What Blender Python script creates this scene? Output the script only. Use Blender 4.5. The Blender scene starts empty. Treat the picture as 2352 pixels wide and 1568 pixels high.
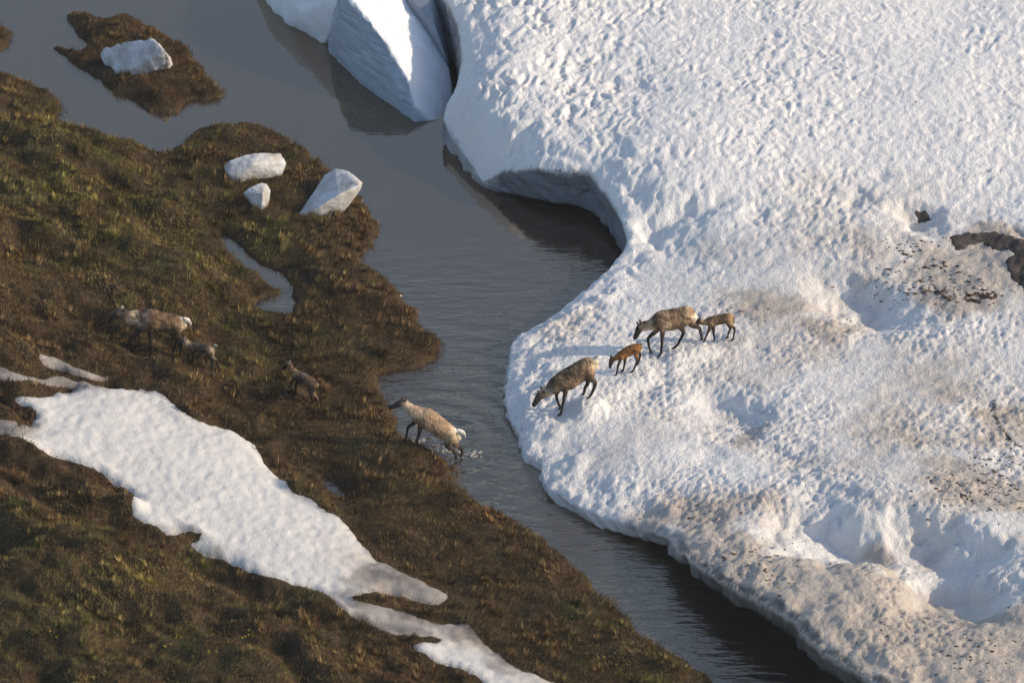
import bpy, bmesh, math, random
import numpy as np
from mathutils import Vector, kdtree

R = math.radians
rng = np.random.default_rng(7)
random.seed(7)
sc = bpy.context.scene
col = sc.collection

# ------------------------------------------------------------------ camera
DIST, DEP, WID = 110.0, R(30.0), 25.6        # metres to the middle of the view, angle below the horizon, metres across
CAM = np.array([0.0, -DIST * math.cos(DEP), DIST * math.sin(DEP)])
FWD = np.array([0.0, math.cos(DEP), -math.sin(DEP)])
UP = np.array([0.0, math.sin(DEP), math.cos(DEP)])
cd = bpy.data.cameras.new("camera")
cam = bpy.data.objects.new("camera", cd)
col.objects.link(cam)
cam.location = CAM
cam.rotation_euler = (math.pi / 2 - DEP, 0, 0)
cd.sensor_width = 36.0
cd.lens = 36.0 * DIST / WID
cd.clip_start = 1.0
cd.clip_end = 2000.0
cd.dof.use_dof = True
cd.dof.focus_distance = 108.0
cd.dof.aperture_fstop = 0.85
sc.camera = cam
sc.render.resolution_x = 1024
sc.render.resolution_y = 682

# ------------------------------------------------------------------ sky and sun
SUN_EL, SUN_AZ = R(26.0), R(-9.0)             # the sun stands low, beyond the right edge of the picture (azimuth from +X)
w = bpy.data.worlds.new("World")
sc.world = w
w.use_nodes = True
nt = w.node_tree
bg = nt.nodes["Background"]
sky = nt.nodes.new("ShaderNodeTexSky")
sky.sky_type = 'NISHITA'
sky.sun_disc = False
sky.sun_elevation = SUN_EL
sky.sun_rotation = math.pi / 2 - SUN_AZ
sky.altitude = 300
sky.air_density = 1.0
sky.dust_density = 1.6
sky.ozone_density = 1.0
nt.links.new(sky.outputs[0], bg.inputs[0])
bg.inputs[1].default_value = 0.15
sd_ = bpy.data.lights.new("sun", 'SUN')
sd_.energy = 3.0
sd_.angle = R(1.0)
sd_.color = (1.0, 0.83, 0.62)
sun = bpy.data.objects.new("sun", sd_)
col.objects.link(sun)
sdir = Vector((math.cos(SUN_EL) * math.cos(SUN_AZ), math.cos(SUN_EL) * math.sin(SUN_AZ), math.sin(SUN_EL)))
sun.rotation_euler = sdir.to_track_quat('Z', 'Y').to_euler()
sun.location = (40, 0, 30)
vs = sc.view_settings
vs.view_transform = 'Standard'
vs.look = 'None'
vs.exposure = 0.48
vs.gamma = 1.0
vs.use_curve_mapping = False
sc.render.engine = 'CYCLES'

# ------------------------------------------------------------------ helpers
VW, VH = 2352.0, 1568.0                       # the grid in which the photograph was surveyed


def ray(px, py):
    a = (px - VW / 2) / VW * WID / DIST
    b = (VH / 2 - py) / VW * WID / DIST
    return FWD + np.array([1.0, 0, 0]) * a + UP * b


def at(px, py, z=0.0):
    d = ray(px, py)
    t = (z - CAM[2]) / d[2]
    return CAM + d * t


def at_y(px, py, y):
    d = ray(px, py)
    t = (y - CAM[1]) / d[1]
    return CAM + d * t


def hash2(ix, iy, seed):
    h = (ix.astype(np.int64) * 374761393 + iy.astype(np.int64) * 668265263 + seed * 1274126177) & 0xFFFFFFFF
    h = ((h ^ (h >> 13)) * 1274126177) & 0xFFFFFFFF
    h = (h ^ (h >> 16)) & 0xFFFFFFFF
    return h.astype(np.float64) / 4294967295.0


def perlin(x, y, seed=0):
    ix, iy = np.floor(x), np.floor(y)
    fx, fy = x - ix, y - iy
    ux = fx * fx * fx * (fx * (fx * 6 - 15) + 10)
    uy = fy * fy * fy * (fy * (fy * 6 - 15) + 10)

    def g(ox, oy):
        a = hash2(ix + ox, iy + oy, seed) * 2 * math.pi
        return np.cos(a) * (fx - ox) + np.sin(a) * (fy - oy)
    n0 = g(0, 0) * (1 - ux) + g(1, 0) * ux
    n1 = g(0, 1) * (1 - ux) + g(1, 1) * ux
    return (n0 * (1 - uy) + n1 * uy) * 1.5


def fbm(x, y, octv=4, seed=0, gain=0.5):
    s, a = 0.0, 1.0
    for k in range(octv):
        s = s + perlin(x * 2 ** k + 17.3 * k, y * 2 ** k - 9.1 * k, seed + k) * a
        a *= gain
    return s


def worley(x, y, seed=0):
    ix, iy = np.floor(x), np.floor(y)
    best = np.full(x.shape, 9.0)
    second = np.full(x.shape, 9.0)
    for ox in (-1, 0, 1):
        for oy in (-1, 0, 1):
            cx, cy = ix + ox, iy + oy
            d = (cx + hash2(cx, cy, seed) - x) ** 2 + (cy + hash2(cx, cy, seed + 77) - y) ** 2
            second = np.minimum(second, np.maximum(best, d))
            best = np.minimum(best, d)
    return np.sqrt(best), np.sqrt(second)


def smooth(x, a=0.0, b=1.0):
    t = np.clip((x - a) / (b - a), 0, 1)
    return t * t * (3 - 2 * t)


def catmull(pts, n=4, closed=True):
    pts = np.asarray(pts, float)
    N = len(pts)
    out = []
    for i in range(N if closed else N - 1):
        if closed:
            p0, p1, p2, p3 = pts[(i - 1) % N], pts[i], pts[(i + 1) % N], pts[(i + 2) % N]
        else:
            p0, p1, p2, p3 = pts[max(i - 1, 0)], pts[i], pts[i + 1], pts[min(i + 2, N - 1)]
        for k in range(n):
            t = k / n
            out.append(0.5 * ((2 * p1) + (-p0 + p2) * t + (2 * p0 - 5 * p1 + 4 * p2 - p3) * t * t + (-p0 + 3 * p1 - 3 * p2 + p3) * t ** 3))
    if not closed:
        out.append(pts[-1])
    return np.array(out)


def poly_sd(x, y, poly, want_cp=False):
    """signed distance to a closed polygon, positive inside"""
    shp = x.shape
    x, y = x.ravel(), y.ravel()
    best = np.full(x.shape, 1e9)
    inside = np.zeros(x.shape, bool)
    cpx = np.zeros_like(x)
    cpy = np.zeros_like(x)
    N = len(poly)
    for i in range(N):
        ax, ay = poly[i][:2]
        bx, by = poly[(i + 1) % N][:2]
        dx, dy = bx - ax, by - ay
        L = dx * dx + dy * dy
        if L < 1e-12:
            continue
        t = np.clip(((x - ax) * dx + (y - ay) * dy) / L, 0, 1)
        qx, qy = ax + t * dx, ay + t * dy
        d = (x - qx) ** 2 + (y - qy) ** 2
        m = d < best
        best = np.where(m, d, best)
        if want_cp:
            cpx = np.where(m, qx, cpx)
            cpy = np.where(m, qy, cpy)
        if ay != by:
            c = ((ay > y) != (by > y)) & (x < dx * (y - ay) / dy + ax)
            inside ^= c
    d = np.sqrt(best) * np.where(inside, 1, -1)
    if want_cp:
        return d.reshape(shp), cpx.reshape(shp), cpy.reshape(shp)
    return d.reshape(shp)


class Field:
    """values on a regular grid, read back by bilinear interpolation"""

    def __init__(self, xs, ys, v):
        self.xs, self.ys, self.v = xs, ys, v

    def __call__(self, x, y):
        x = np.asarray(x, float)
        y = np.asarray(y, float)
        fx = np.clip((x - self.xs[0]) / (self.xs[1] - self.xs[0]), 0, len(self.xs) - 1.001)
        fy = np.clip((y - self.ys[0]) / (self.ys[1] - self.ys[0]), 0, len(self.ys) - 1.001)
        ix, iy = fx.astype(int), fy.astype(int)
        tx, ty = fx - ix, fy - iy
        v = self.v
        return (v[iy, ix] * (1 - tx) + v[iy, ix + 1] * tx) * (1 - ty) + (v[iy + 1, ix] * (1 - tx) + v[iy + 1, ix + 1] * tx) * ty


def hit(px, py, field, z0=0.2, lift=0.0):
    """where the line of sight meets a height field"""
    z = z0
    for _ in range(30):
        p = at(px, py, z)
        z = 0.5 * z + 0.5 * (float(field(p[0], p[1])) + lift)
    return at(px, py, z)


def mesh_np(name, co, faces, mat, smooth_shade=True, attrs=None, colors=None):
    me = bpy.data.meshes.new(name)
    co = np.ascontiguousarray(co, np.float32)
    faces = np.ascontiguousarray(faces, np.int32)
    n = faces.shape[1]
    me.vertices.add(len(co))
    me.vertices.foreach_set("co", co.ravel())
    me.loops.add(faces.size)
    me.loops.foreach_set("vertex_index", faces.ravel())
    me.polygons.add(len(faces))
    me.polygons.foreach_set("loop_start", np.arange(0, faces.size, n, dtype=np.int32))
    me.polygons.foreach_set("use_smooth", np.full(len(faces), smooth_shade))
    me.update(calc_edges=True)
    for k, v in (attrs or {}).items():
        a = me.attributes.new(k, 'FLOAT', 'POINT')
        a.data.foreach_set("value", np.ascontiguousarray(v, np.float32))
    for k, v in (colors or {}).items():
        a = me.attributes.new(k, 'FLOAT_COLOR', 'POINT')
        c = np.ones((len(co), 4), np.float32)
        c[:, :3] = v
        a.data.foreach_set("color", c.ravel())
    me.materials.append(mat)
    o = bpy.data.objects.new(name, me)
    col.objects.link(o)
    return o


def grid_faces(ny, nx, keep=None):
    i = np.arange(ny * nx).reshape(ny, nx)
    f = np.stack([i[:-1, :-1], i[:-1, 1:], i[1:, 1:], i[1:, :-1]], -1).reshape(-1, 4)
    if keep is not None:
        k = keep.ravel()
        f = f[k[f].all(1)]
    return f


def compact(co, f, *arrs):
    used = np.zeros(len(co), bool)
    used[f.ravel()] = True
    idx = np.cumsum(used) - 1
    return (co[used], idx[f]) + tuple(a[used] for a in arrs)


def tag(o, label, cat=None, group=None, kind=None):
    o["label"] = label
    if cat:
        o["category"] = cat
    if group:
        o["group"] = group
    if kind:
        o["kind"] = kind
    return o


def new_mat(name):
    m = bpy.data.materials.new(name)
    m.use_nodes = True
    t = m.node_tree
    b = t.nodes["Principled BSDF"]
    return m, t, b


def N(t, typ, **kw):
    n = t.nodes.new(typ)
    for k, v in kw.items():
        if k.startswith("i_"):
            n.inputs[k[2:]].default_value = v
        else:
            setattr(n, k, v)
    return n


def noise_node(t, vec, scale, detail=4.0, rough=0.55):
    n = N(t, "ShaderNodeTexNoise")
    n.inputs["Scale"].default_value = scale
    n.inputs["Detail"].default_value = detail
    n.inputs["Roughness"].default_value = rough
    t.links.new(vec, n.inputs["Vector"])
    return n


def ramp(t, fac, stops):
    r = N(t, "ShaderNodeValToRGB")
    e = r.color_ramp.elements
    while len(e) < len(stops):
        e.new(0.5)
    for k, (p, c) in enumerate(stops):
        e[k].position = p
        e[k].color = (c[0], c[1], c[2], 1) if not np.isscalar(c) else (c, c, c, 1)
    t.links.new(fac, r.inputs[0])
    return r


def mix(t, fac, a, b, typ='MIX'):
    m = N(t, "ShaderNodeMix", data_type='RGBA', blend_type=typ)
    for s, v in ((m.inputs[0], fac), (m.inputs[6], a), (m.inputs[7], b)):
        if isinstance(v, (int, float)):
            s.default_value = v
        elif isinstance(v, tuple):
            s.default_value = (v[0], v[1], v[2], 1)
        else:
            t.links.new(v, s)
    return m.outputs[2]


def math_node(t, op, a, b=0.0):
    m = N(t, "ShaderNodeMath", operation=op)
    for s, v in ((m.inputs[0], a), (m.inputs[1], b)):
        if isinstance(v, (int, float)):
            s.default_value = v
        else:
            t.links.new(v, s)
    return m.outputs[0]


def bump(t, b, height, strength, dist):
    n = N(t, "ShaderNodeBump")
    n.inputs["Strength"].default_value = strength
    n.inputs["Distance"].default_value = dist
    t.links.new(height, n.inputs["Height"])
    t.links.new(n.outputs[0], b.inputs["Normal"])


# ------------------------------------------------------------------ materials
def snow_material(name, attr, clean, tan, dark, relief=0.07):
    m, t, b = new_mat(name)
    pos = N(t, "ShaderNodeNewGeometry").outputs["Position"]
    n1 = noise_node(t, pos, 3.0, 6, 0.62)
    n2 = noise_node(t, pos, 17.0, 4, 0.6)
    n3 = noise_node(t, pos, 45.0, 2, 0.5)
    base = mix(t, ramp(t, n1.outputs[0], [(0.35, 0.0), (0.7, 1.0)]).outputs[0], clean, tuple(c * k for c, k in zip(clean, (0.965, 0.97, 0.985))))
    if attr:
        a = N(t, "ShaderNodeAttribute", attribute_name=attr).outputs["Fac"]
        # soft staining
        f = math_node(t, 'ADD', a, math_node(t, 'MULTIPLY', math_node(t, 'SUBTRACT', n1.outputs[0], 0.5), 0.9))
        f = math_node(t, 'MULTIPLY', ramp(t, f, [(0.0, 0.0), (1.1, 1.0)]).outputs[0], a)
        f = math_node(t, 'MINIMUM', math_node(t, 'MULTIPLY', f, 1.8), 0.95)
        base = mix(t, f, base, tan)
        # specks of peat
        g = math_node(t, 'ADD', math_node(t, 'MULTIPLY', a, 0.21), math_node(t, 'ADD', math_node(t, 'MULTIPLY', n2.outputs[0], 0.6), math_node(t, 'MULTIPLY', n3.outputs[0], 0.4)))
        g = ramp(t, g, [(0.63, 0.0), (0.92, 0.6)]).outputs[0]
        base = mix(t, g, base, dark)
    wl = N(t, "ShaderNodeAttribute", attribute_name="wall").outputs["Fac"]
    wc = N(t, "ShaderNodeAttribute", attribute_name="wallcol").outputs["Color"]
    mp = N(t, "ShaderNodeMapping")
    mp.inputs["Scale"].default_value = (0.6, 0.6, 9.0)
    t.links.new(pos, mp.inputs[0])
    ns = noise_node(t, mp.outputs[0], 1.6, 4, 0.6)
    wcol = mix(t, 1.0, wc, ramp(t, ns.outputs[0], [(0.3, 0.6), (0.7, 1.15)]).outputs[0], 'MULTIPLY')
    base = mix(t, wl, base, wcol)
    t.links.new(base, b.inputs["Base Color"])
    b.inputs["Roughness"].default_value = 0.62
    b.inputs["Specular IOR Level"].default_value = 0.25
    h = math_node(t, 'ADD', math_node(t, 'MULTIPLY', n2.outputs[0], 1.0), math_node(t, 'MULTIPLY', n3.outputs[0], 0.5))
    bump(t, b, h, 0.8, relief)
    return m


M_SNOW = snow_material("old_snow", "dirt", (0.785, 0.76, 0.72), (0.50, 0.435, 0.365), (0.16, 0.12, 0.095), 0.055)
M_SNOW2 = snow_material("thin_snow", "dirt", (0.57, 0.55, 0.515), (0.47, 0.405, 0.335), (0.16, 0.12, 0.095), 0.025)
M_ICE = snow_material("glacier_snow", None, (0.80, 0.81, 0.82), None, None, 0.04)


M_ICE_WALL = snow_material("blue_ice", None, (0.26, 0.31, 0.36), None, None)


def chunk_material():
    m, t, b = new_mat("chunk_snow")
    pos = N(t, "ShaderNodeNewGeometry").outputs["Position"]
    n1 = noise_node(t, pos, 2.2, 5, 0.6)
    n2 = noise_node(t, pos, 14.0, 4, 0.6)
    c = mix(t, ramp(t, n1.outputs[0], [(0.38, 0.0), (0.66, 1.0)]).outputs[0], (0.52, 0.53, 0.54), (0.33, 0.30, 0.26))
    t.links.new(c, b.inputs["Base Color"])
    b.inputs["Roughness"].default_value = 0.5
    b.inputs["Specular IOR Level"].default_value = 0.3
    bump(t, b, n2.outputs[0], 0.5, 0.04)
    return m


M_CHUNK = chunk_material()


def water_material():
    m, t, b = new_mat("meltwater")
    pos = N(t, "ShaderNodeNewGeometry").outputs["Position"]
    sep = N(t, "ShaderNodeSeparateXYZ")
    t.links.new(pos, sep.inputs[0])
    mp = N(t, "ShaderNodeMapping")
    mp.inputs["Scale"].default_value = (0.55, 1.75, 1.0)
    mp.inputs["Rotation"].default_value = (0, 0, R(8))
    t.links.new(pos, mp.inputs[0])
    nA = noise_node(t, mp.outputs[0], 1.7, 3, 0.5)
    nB = noise_node(t, mp.outputs[0], 5.0, 3, 0.55)
    nC = noise_node(t, pos, 0.5, 2, 0.5)
    # the wind reaches the narrow near end of the channel, the far pool is calm
    mr = N(t, "ShaderNodeMapRange")
    mr.inputs[1].default_value = 6.0
    mr.inputs[2].default_value = -2.0
    mr.inputs[3].default_value = 0.05
    mr.inputs[4].default_value = 1.0
    t.links.new(math_node(t, 'ADD', sep.outputs[1], math_node(t, 'MULTIPLY', math_node(t, 'SUBTRACT', nC.outputs[0], 0.5), 5.0)), mr.inputs[0])
    h = math_node(t, 'ADD', math_node(t, 'MULTIPLY', nA.outputs[0], 1.0), math_node(t, 'MULTIPLY', nB.outputs[0], 0.35))
    h = math_node(t, 'MULTIPLY', h, mr.outputs[0])
    # rings spreading from the wading animal
    ctr = at(985, 1010, 0.0)
    dx = math_node(t, 'SUBTRACT', sep.outputs[0], float(ctr[0]))
    dy = math_node(t, 'SUBTRACT', sep.outputs[1], float(ctr[1]))
    dd = math_node(t, 'SQRT', math_node(t, 'ADD', math_node(t, 'MULTIPLY', dx, dx), math_node(t, 'MULTIPLY', dy, dy)))
    dd = math_node(t, 'ADD', dd, math_node(t, 'MULTIPLY', nA.outputs[0], 0.5))
    rg = math_node(t, 'MULTIPLY', math_node(t, 'SINE', math_node(t, 'MULTIPLY', dd, 9.5)), math_node(t, 'POWER', 2.718, math_node(t, 'MULTIPLY', dd, -0.45)))
    h = math_node(t, 'ADD', h, math_node(t, 'MULTIPLY', rg, 0.45))
    bump(t, b, h, 1.0, 0.075)
    c = mix(t, nC.outputs[0], (0.028, 0.024, 0.019), (0.036, 0.031, 0.025))
    t.links.new(c, b.inputs["Base Color"])
    b.inputs["Roughness"].default_value = 0.03
    b.inputs["IOR"].default_value = 2.9
    b.inputs["Specular IOR Level"].default_value = 0.6
    b.inputs["Specular Tint"].default_value = (1.0, 0.77, 0.57, 1.0)
    return m


M_WATER = water_material()


def ground_material(name, lo, hi, sc1=3.0):
    m, t, b = new_mat(name)
    pos = N(t, "ShaderNodeNewGeometry").outputs["Position"]
    n1 = noise_node(t, pos, sc1, 6, 0.65)
    n2 = noise_node(t, pos, 26.0, 3, 0.6)
    f = math_node(t, 'ADD', math_node(t, 'MULTIPLY', n1.outputs[0], 0.6), math_node(t, 'MULTIPLY', n2.outputs[0], 0.4))
    t.links.new(ramp(t, f, [(0.36, lo), (0.64, hi)]).outputs[0], b.inputs["Base Color"])
    b.inputs["Roughness"].default_value = 0.95
    b.inputs["Specular IOR Level"].default_value = 0.1
    bump(t, b, n2.outputs[0], 0.8, 0.05)
    return m


M_PEAT = ground_material("peat", (0.035, 0.024, 0.014), (0.095, 0.066, 0.034))
M_SOIL = ground_material("bare_soil", (0.030, 0.025, 0.022), (0.12, 0.10, 0.085), 2.0)
M_CLOD = ground_material("clod", (0.05, 0.035, 0.028), (0.13, 0.09, 0.07), 8.0)


def attr_material(name, attr, rough=0.85, spec=0.15, trans=0.0, fine=0.0, fscale=60.0):
    m, t, b = new_mat(name)
    a = N(t, "ShaderNodeAttribute", attribute_name=attr).outputs["Color"]
    if fine:
        tc = N(t, "ShaderNodeTexCoord").outputs["Object"]
        n = noise_node(t, tc, fscale, 4, 0.65)
        n2 = noise_node(t, tc, fscale * 0.22, 3, 0.6)
        f = math_node(t, 'ADD', math_node(t, 'MULTIPLY', n.outputs[0], 0.5), math_node(t, 'MULTIPLY', n2.outputs[0], 0.5))
        r = ramp(t, f, [(0.3, 1 - fine), (0.7, 1 + fine)]).outputs[0]
        a = mix(t, 1.0, a, r, 'MULTIPLY')
        bump(t, b, n.outputs[0], 0.6, 0.02)
    t.links.new(a, b.inputs["Base Color"])
    b.inputs["Roughness"].default_value = rough
    b.inputs["Specular IOR Level"].default_value = spec
    return m


M_GRASS = attr_material("tundra_grass_blades", "tint", 0.8, 0.15)
M_COAT = attr_material("caribou_coat", "coat", 0.85, 0.12, 0, 0.6, 30.0)


def plain(name, c, rough=0.6, spec=0.3):
    m, t, b = new_mat(name)
    pos = N(t, "ShaderNodeTexCoord").outputs["Object"]
    n = noise_node(t, pos, 18.0, 3, 0.6)
    t.links.new(mix(t, n.outputs[0], tuple(x * 0.75 for x in c), tuple(min(1, x * 1.2) for x in c)), b.inputs["Base Color"])
    b.inputs["Roughness"].default_value = rough
    b.inputs["Specular IOR Level"].default_value = spec
    return m


M_ANTLER = plain("velvet", (0.075, 0.05, 0.035), 0.9, 0.1)
M_EYE = plain("eye", (0.008, 0.006, 0.005), 0.15, 0.5)
M_HOOF = plain("hoof", (0.02, 0.016, 0.013), 0.5, 0.3)
M_PETAL = plain("yellow_petals", (0.62, 0.45, 0.03), 0.7, 0.2)
M_STEM = plain("flower_stems", (0.06, 0.09, 0.025), 0.8, 0.2)
M_FOAM = plain("foam", (0.26, 0.245, 0.22), 0.6, 0.3)

# ------------------------------------------------------------------ outlines, surveyed
BANK = [(-520, 60), (-200, 130), (0, 168), (50, 186), (100, 208), (140, 245), (130, 282), (250, 312), (330, 338), (395, 352), (425, 318), (470, 297), (530, 285),
        (600, 291), (660, 322), (720, 362), (760, 400), (810, 448), (850, 490), (868, 522), (860, 552), (833, 578), (822, 597),
        (870, 628), (930, 690), (960, 722), (975, 757), (1012, 782), (1002, 812), (962, 843), (905, 853), (872, 862), (868, 890),
        (888, 920), (905, 952), (912, 990), (940, 1016), (985, 1040), (1032, 1064), (1036, 1100), (1080, 1142), (1130, 1172), (1180, 1203),
        (1250, 1243), (1330, 1312), (1370, 1362), (1430, 1412), (1480, 1462), (1540, 1502), (1600, 1540), (1650, 1576), (1780, 1680), (1950, 1900), (-520, 1900)]
POND = [(505, 535), (545, 558), (590, 596), (622, 615), (655, 628), (668, 660), (678, 692), (672, 722), (640, 720), (588, 708), (592, 688), (632, 682), (642, 668),
        (602, 642), (560, 612), (522, 578)]
POOL2 = [(742, 1095), (765, 1108), (798, 1140), (790, 1148), (760, 1130), (745, 1112)]
ISLET = [(152, 36), (190, 30), (225, 42), (255, 40), (295, 36), (330, 58), (365, 75), (420, 105), (450, 140), (480, 178), (512, 216), (490, 228), (428, 234),
         (412, 258), (350, 258), (310, 232), (262, 208), (215, 178), (170, 145), (128, 118), (150, 112), (185, 122), (200, 95), (175, 70)]
ISLET2 = [(-160, 60), (-60, 40), (10, 62), (20, 85), (10, 112), (-40, 130), (-150, 120)]
HILL = [(-520, 150), (0, 190), (120, 240), (260, 315), (380, 380), (440, 450), (480, 540), (560, 640), (620, 730), (640, 860), (690, 1000), (760, 1120), (880, 1280),
        (1050, 1400), (1250, 1560), (1400, 1700), (1500, 1900), (-520, 1900)]


def to_world(poly, z=0.0, n=3):
    return catmull([at(x, y, z)[:2] for x, y in poly], n)


W_BANK, W_POND, W_POOL2, W_ISLET, W_ISLET2, W_HILL = [to_world(p) for p in (BANK, POND, POOL2, ISLET, ISLET2, HILL)]

# ---- tundra height field
TX = np.arange(-22.0, 9.0, 0.055)
TY = np.arange(-22.0, 22.0, 0.075)
gx, gy = np.meshgrid(TX, TY)
wob = 0.10
qx = gx + wob * fbm(gx * 1.6, gy * 1.6, 3, 11)
qy = gy + wob * 1.6 * fbm(gx * 1.6, gy * 1.6, 3, 21)
sdB = poly_sd(qx, qy, W_BANK)
sdP = poly_sd(qx, qy, W_POND)
sdP2 = poly_sd(qx, qy, W_POOL2)
sdI = poly_sd(qx, qy, W_ISLET)
sdI2 = poly_sd(qx, qy, W_ISLET2)
sdH = poly_sd(gx, gy, W_HILL)
land = np.maximum(np.maximum(np.minimum(np.minimum(sdB, -sdP), -sdP2), sdI), sdI2)
shore = np.where(land > 0, 0.30 * (1 - np.exp(-land / 0.45)), np.maximum(land * 0.55, -0.5))
hill = 0.5 * (sdH - 0.2 + np.sqrt((sdH - 0.2) ** 2 + 0.6))
shear = (gx * 0.55 + gy * 0.83)
along = (gx * 0.83 - gy * 0.55)
hum = 0.42 * fbm(along * 0.30, shear * 0.62, 2, 31) + 0.16 * fbm(along * 0.7, shear * 1.5, 2, 36) + 0.06 * fbm(along * 1.6, shear * 2.4, 3, 41) + 0.03 * fbm(gx * 6, gy * 6, 2, 51)
w1, w2 = worley(along * 1.1 + 0.3 * fbm(gx, gy, 2, 5), shear * 1.7, 61)
hum = hum + 0.06 * (0.55 - w1)
inland = np.clip(land / 0.7, 0, 1)
hum = hum * (0.42 + 0.58 * smooth(sdH, -0.3, 1.5))
TZ = shore + np.where(land > 0, 0.17 * hill * np.clip(land / 1.5, 0, 1), 0) + hum * inland + 0.012 * perlin(gx * 9, gy * 9, 8)
hum_used = hum
floor_ = 0.16 * (1 - np.exp(-np.clip(land, 0, 9) / 0.3)) + 0.05 * np.clip(land, 0, 1) * (0.5 + fbm(gx * 2, gy * 2, 2, 9))
TZ = np.where(land > 0, floor_ + 0.5 * (TZ - floor_ + np.sqrt((TZ - floor_) ** 2 + 0.004)) - 0.03 * inland, TZ)      # no hollow sinks below the water table
T_field = Field(TX, TY, TZ)
L_field = Field(TX, TY, land)

# ---- snow patch lying on the near slope
PATCH = [(-120, 820), (0, 842), (60, 866), (130, 872), (200, 886), (330, 896), (380, 912), (450, 962), (540, 1002), (600, 1052), (660, 1112), (740, 1162), (800, 1212),
         (840, 1262), (870, 1292), (950, 1326), (1028, 1368), (990, 1392), (900, 1372), (832, 1362), (812, 1374), (900, 1396), (985, 1424), (1062, 1430), (1100, 1466), (1150, 1508),
         (1180, 1532), (1290, 1572), (1400, 1640), (1180, 1640), (1110, 1572), (1085, 1545), (1010, 1528), (980, 1500), (945, 1480), (1010, 1474), (1005, 1462), (900, 1452),
         (840, 1428), (785, 1392), (730, 1356), (620, 1326), (560, 1312), (530, 1300), (440, 1262), (452, 1245), (465, 1222), (420, 1222), (385, 1228), (366, 1214),
         (305, 1182), (312, 1142), (250, 1102), (215, 1072), (100, 1032), (30, 1000), (25, 985), (85, 960), (60, 935), (35, 915), (90, 912), (165, 912), (150, 895), (90, 880), (20, 868), (-120, 850)]
TONGUE = [(88, 812), (125, 818), (165, 842), (240, 866), (250, 874), (200, 872), (140, 858), (100, 838)]
TONGUE2 = [(-60, 962), (0, 955), (40, 968), (20, 992), (-60, 985)]
w_patch = catmull([hit(x, y, T_field)[:2] for x, y in PATCH], 3)
w_tongue = catmull([hit(x, y, T_field)[:2] for x, y in TONGUE], 3)
w_tongue2 = catmull([hit(x, y, T_field)[:2] for x, y in TONGUE2], 3)
hx2, hy2 = gx * 0.6 + qx * 0.4, gy * 0.6 + qy * 0.4
sdS = np.maximum(np.maximum(poly_sd(hx2, hy2, w_patch), poly_sd(hx2, hy2, w_tongue)), poly_sd(hx2, hy2, w_tongue2))
S_field = Field(TX, TY, sdS)
TZ = TZ - hum * inland * smooth(sdS, -0.25, 0.5) * 0.96
T_field.v = TZ

GREY_ = [(850, 1330, .75, 1), (930, 1345, .8, 1), (1000, 1372, .6, 1), (800, 1375, .55, 1), (880, 1425, .8, 1), (970, 1455, .8, 1), (1090, 1475, .8, 1), (1160, 1530, .5, .9), (170, 848, 1.2, 1), (60, 858, .8, 1), (0, 850, .8, 1), (0, 965, .9, 1), (-40, 970, 1, 1), (1020, 1535, .3, .8), (410, 1235, .3, .8), (495, 1290, .25, .7)]
pg = np.zeros_like(gx)
for x, y, r, a in GREY_:
    c = hit(x, y, T_field)
    pg = np.maximum(pg, a * smooth(1.25 - np.sqrt(((qx - c[0]) / r) ** 2 + ((qy - c[1]) / (r * 1.1)) ** 2), 0.0, 0.5))
for x, y, r in [(1030, 1508, .75), (740, 1290, .9), (640, 1220, 1.4)]:
    c = hit(x, y, T_field)
    pg = pg * (1 - smooth(1.25 - np.sqrt(((qx - c[0]) / r) ** 2 + ((qy - c[1]) / (r * 0.9)) ** 2), 0.0, 0.4))
pg = np.clip(pg * (0.78 + 0.35 * fbm(gx * 1.2, gy * 1.2, 3, 185)), 0, 0.95)
pgc = np.array([.20, .18, .162])[None, None] * np.clip(1 + 0.5 * fbm(gx * 0.9, gy * 1.8, 3, 187), .5, 1.6)[..., None]
PG_field = Field(TX, TY, pg)

# ---- the large snowfield: lip of the cliff (view x, view y, height above water, undercut)
LIP = [(940, -140, 2.0, .1), (1035, 0, 1.95, .1), (1060, 60, 1.85, .1), (1066, 130, 1.55, .1), (1052, 195, 1.25, .1), (1026, 252, 0.95, .3),
       (1034, 290, 0.6, .35), (1060, 328, 0.52, .35), (1090, 372, 0.42, .35), (1116, 403, 0.36, .3), (1150, 386, 0.68, .5), (1220, 378, 1.12, .75), (1287, 381, 1.32, .85),
       (1352, 388, 1.38, .85), (1384, 420, 1.28, .8), (1412, 458, 1.18, .7), (1430, 490, 1.08, .6), (1446, 550, 0.85, .4), (1418, 598, 0.6, .2), (1362, 650, 0.55, .2), (1312, 690, 0.5, .2),
       (1275, 722, 0.48, .2), (1190, 772, 0.45, .15), (1180, 815, 0.36, .12), (1174, 860, 0.3, .12), (1168, 905, 0.24, .12), (1176, 945, 0.2, .15), (1198, 985, 0.22, .25), (1214, 1030, 0.25, .3), (1248, 1048, 0.25, .3),
       (1256, 1098, 0.24, .3), (1292, 1130, 0.28, .35), (1370, 1168, 0.36, .4), (1460, 1198, 0.46, .5), (1538, 1224, 0.65, .6), (1570, 1262, 0.8, .7), (1630, 1305, 0.95, .8), (1700, 1348, 1.12, .9), (1775, 1385, 1.25, .95),
       (1830, 1420, 1.33, .95), (1872, 1470, 1.38, .95), (1962, 1528, 1.45, .95), (2034, 1572, 1.5, .95), (2170, 1690, 1.5, .95), (2300, 1850, 1.5, .9)]
lip3 = np.array([np.append(at(x, y, h), u) for x, y, h, u in LIP])          # x y z undercut
lip_s = catmull(lip3, 5, closed=False)
far = np.array([[24, -24, 1, 0], [24, 27, 2, 0], [lip_s[0][0], 27, 2, 0]])
snow_poly = np.vstack([lip_s, far])
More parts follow.
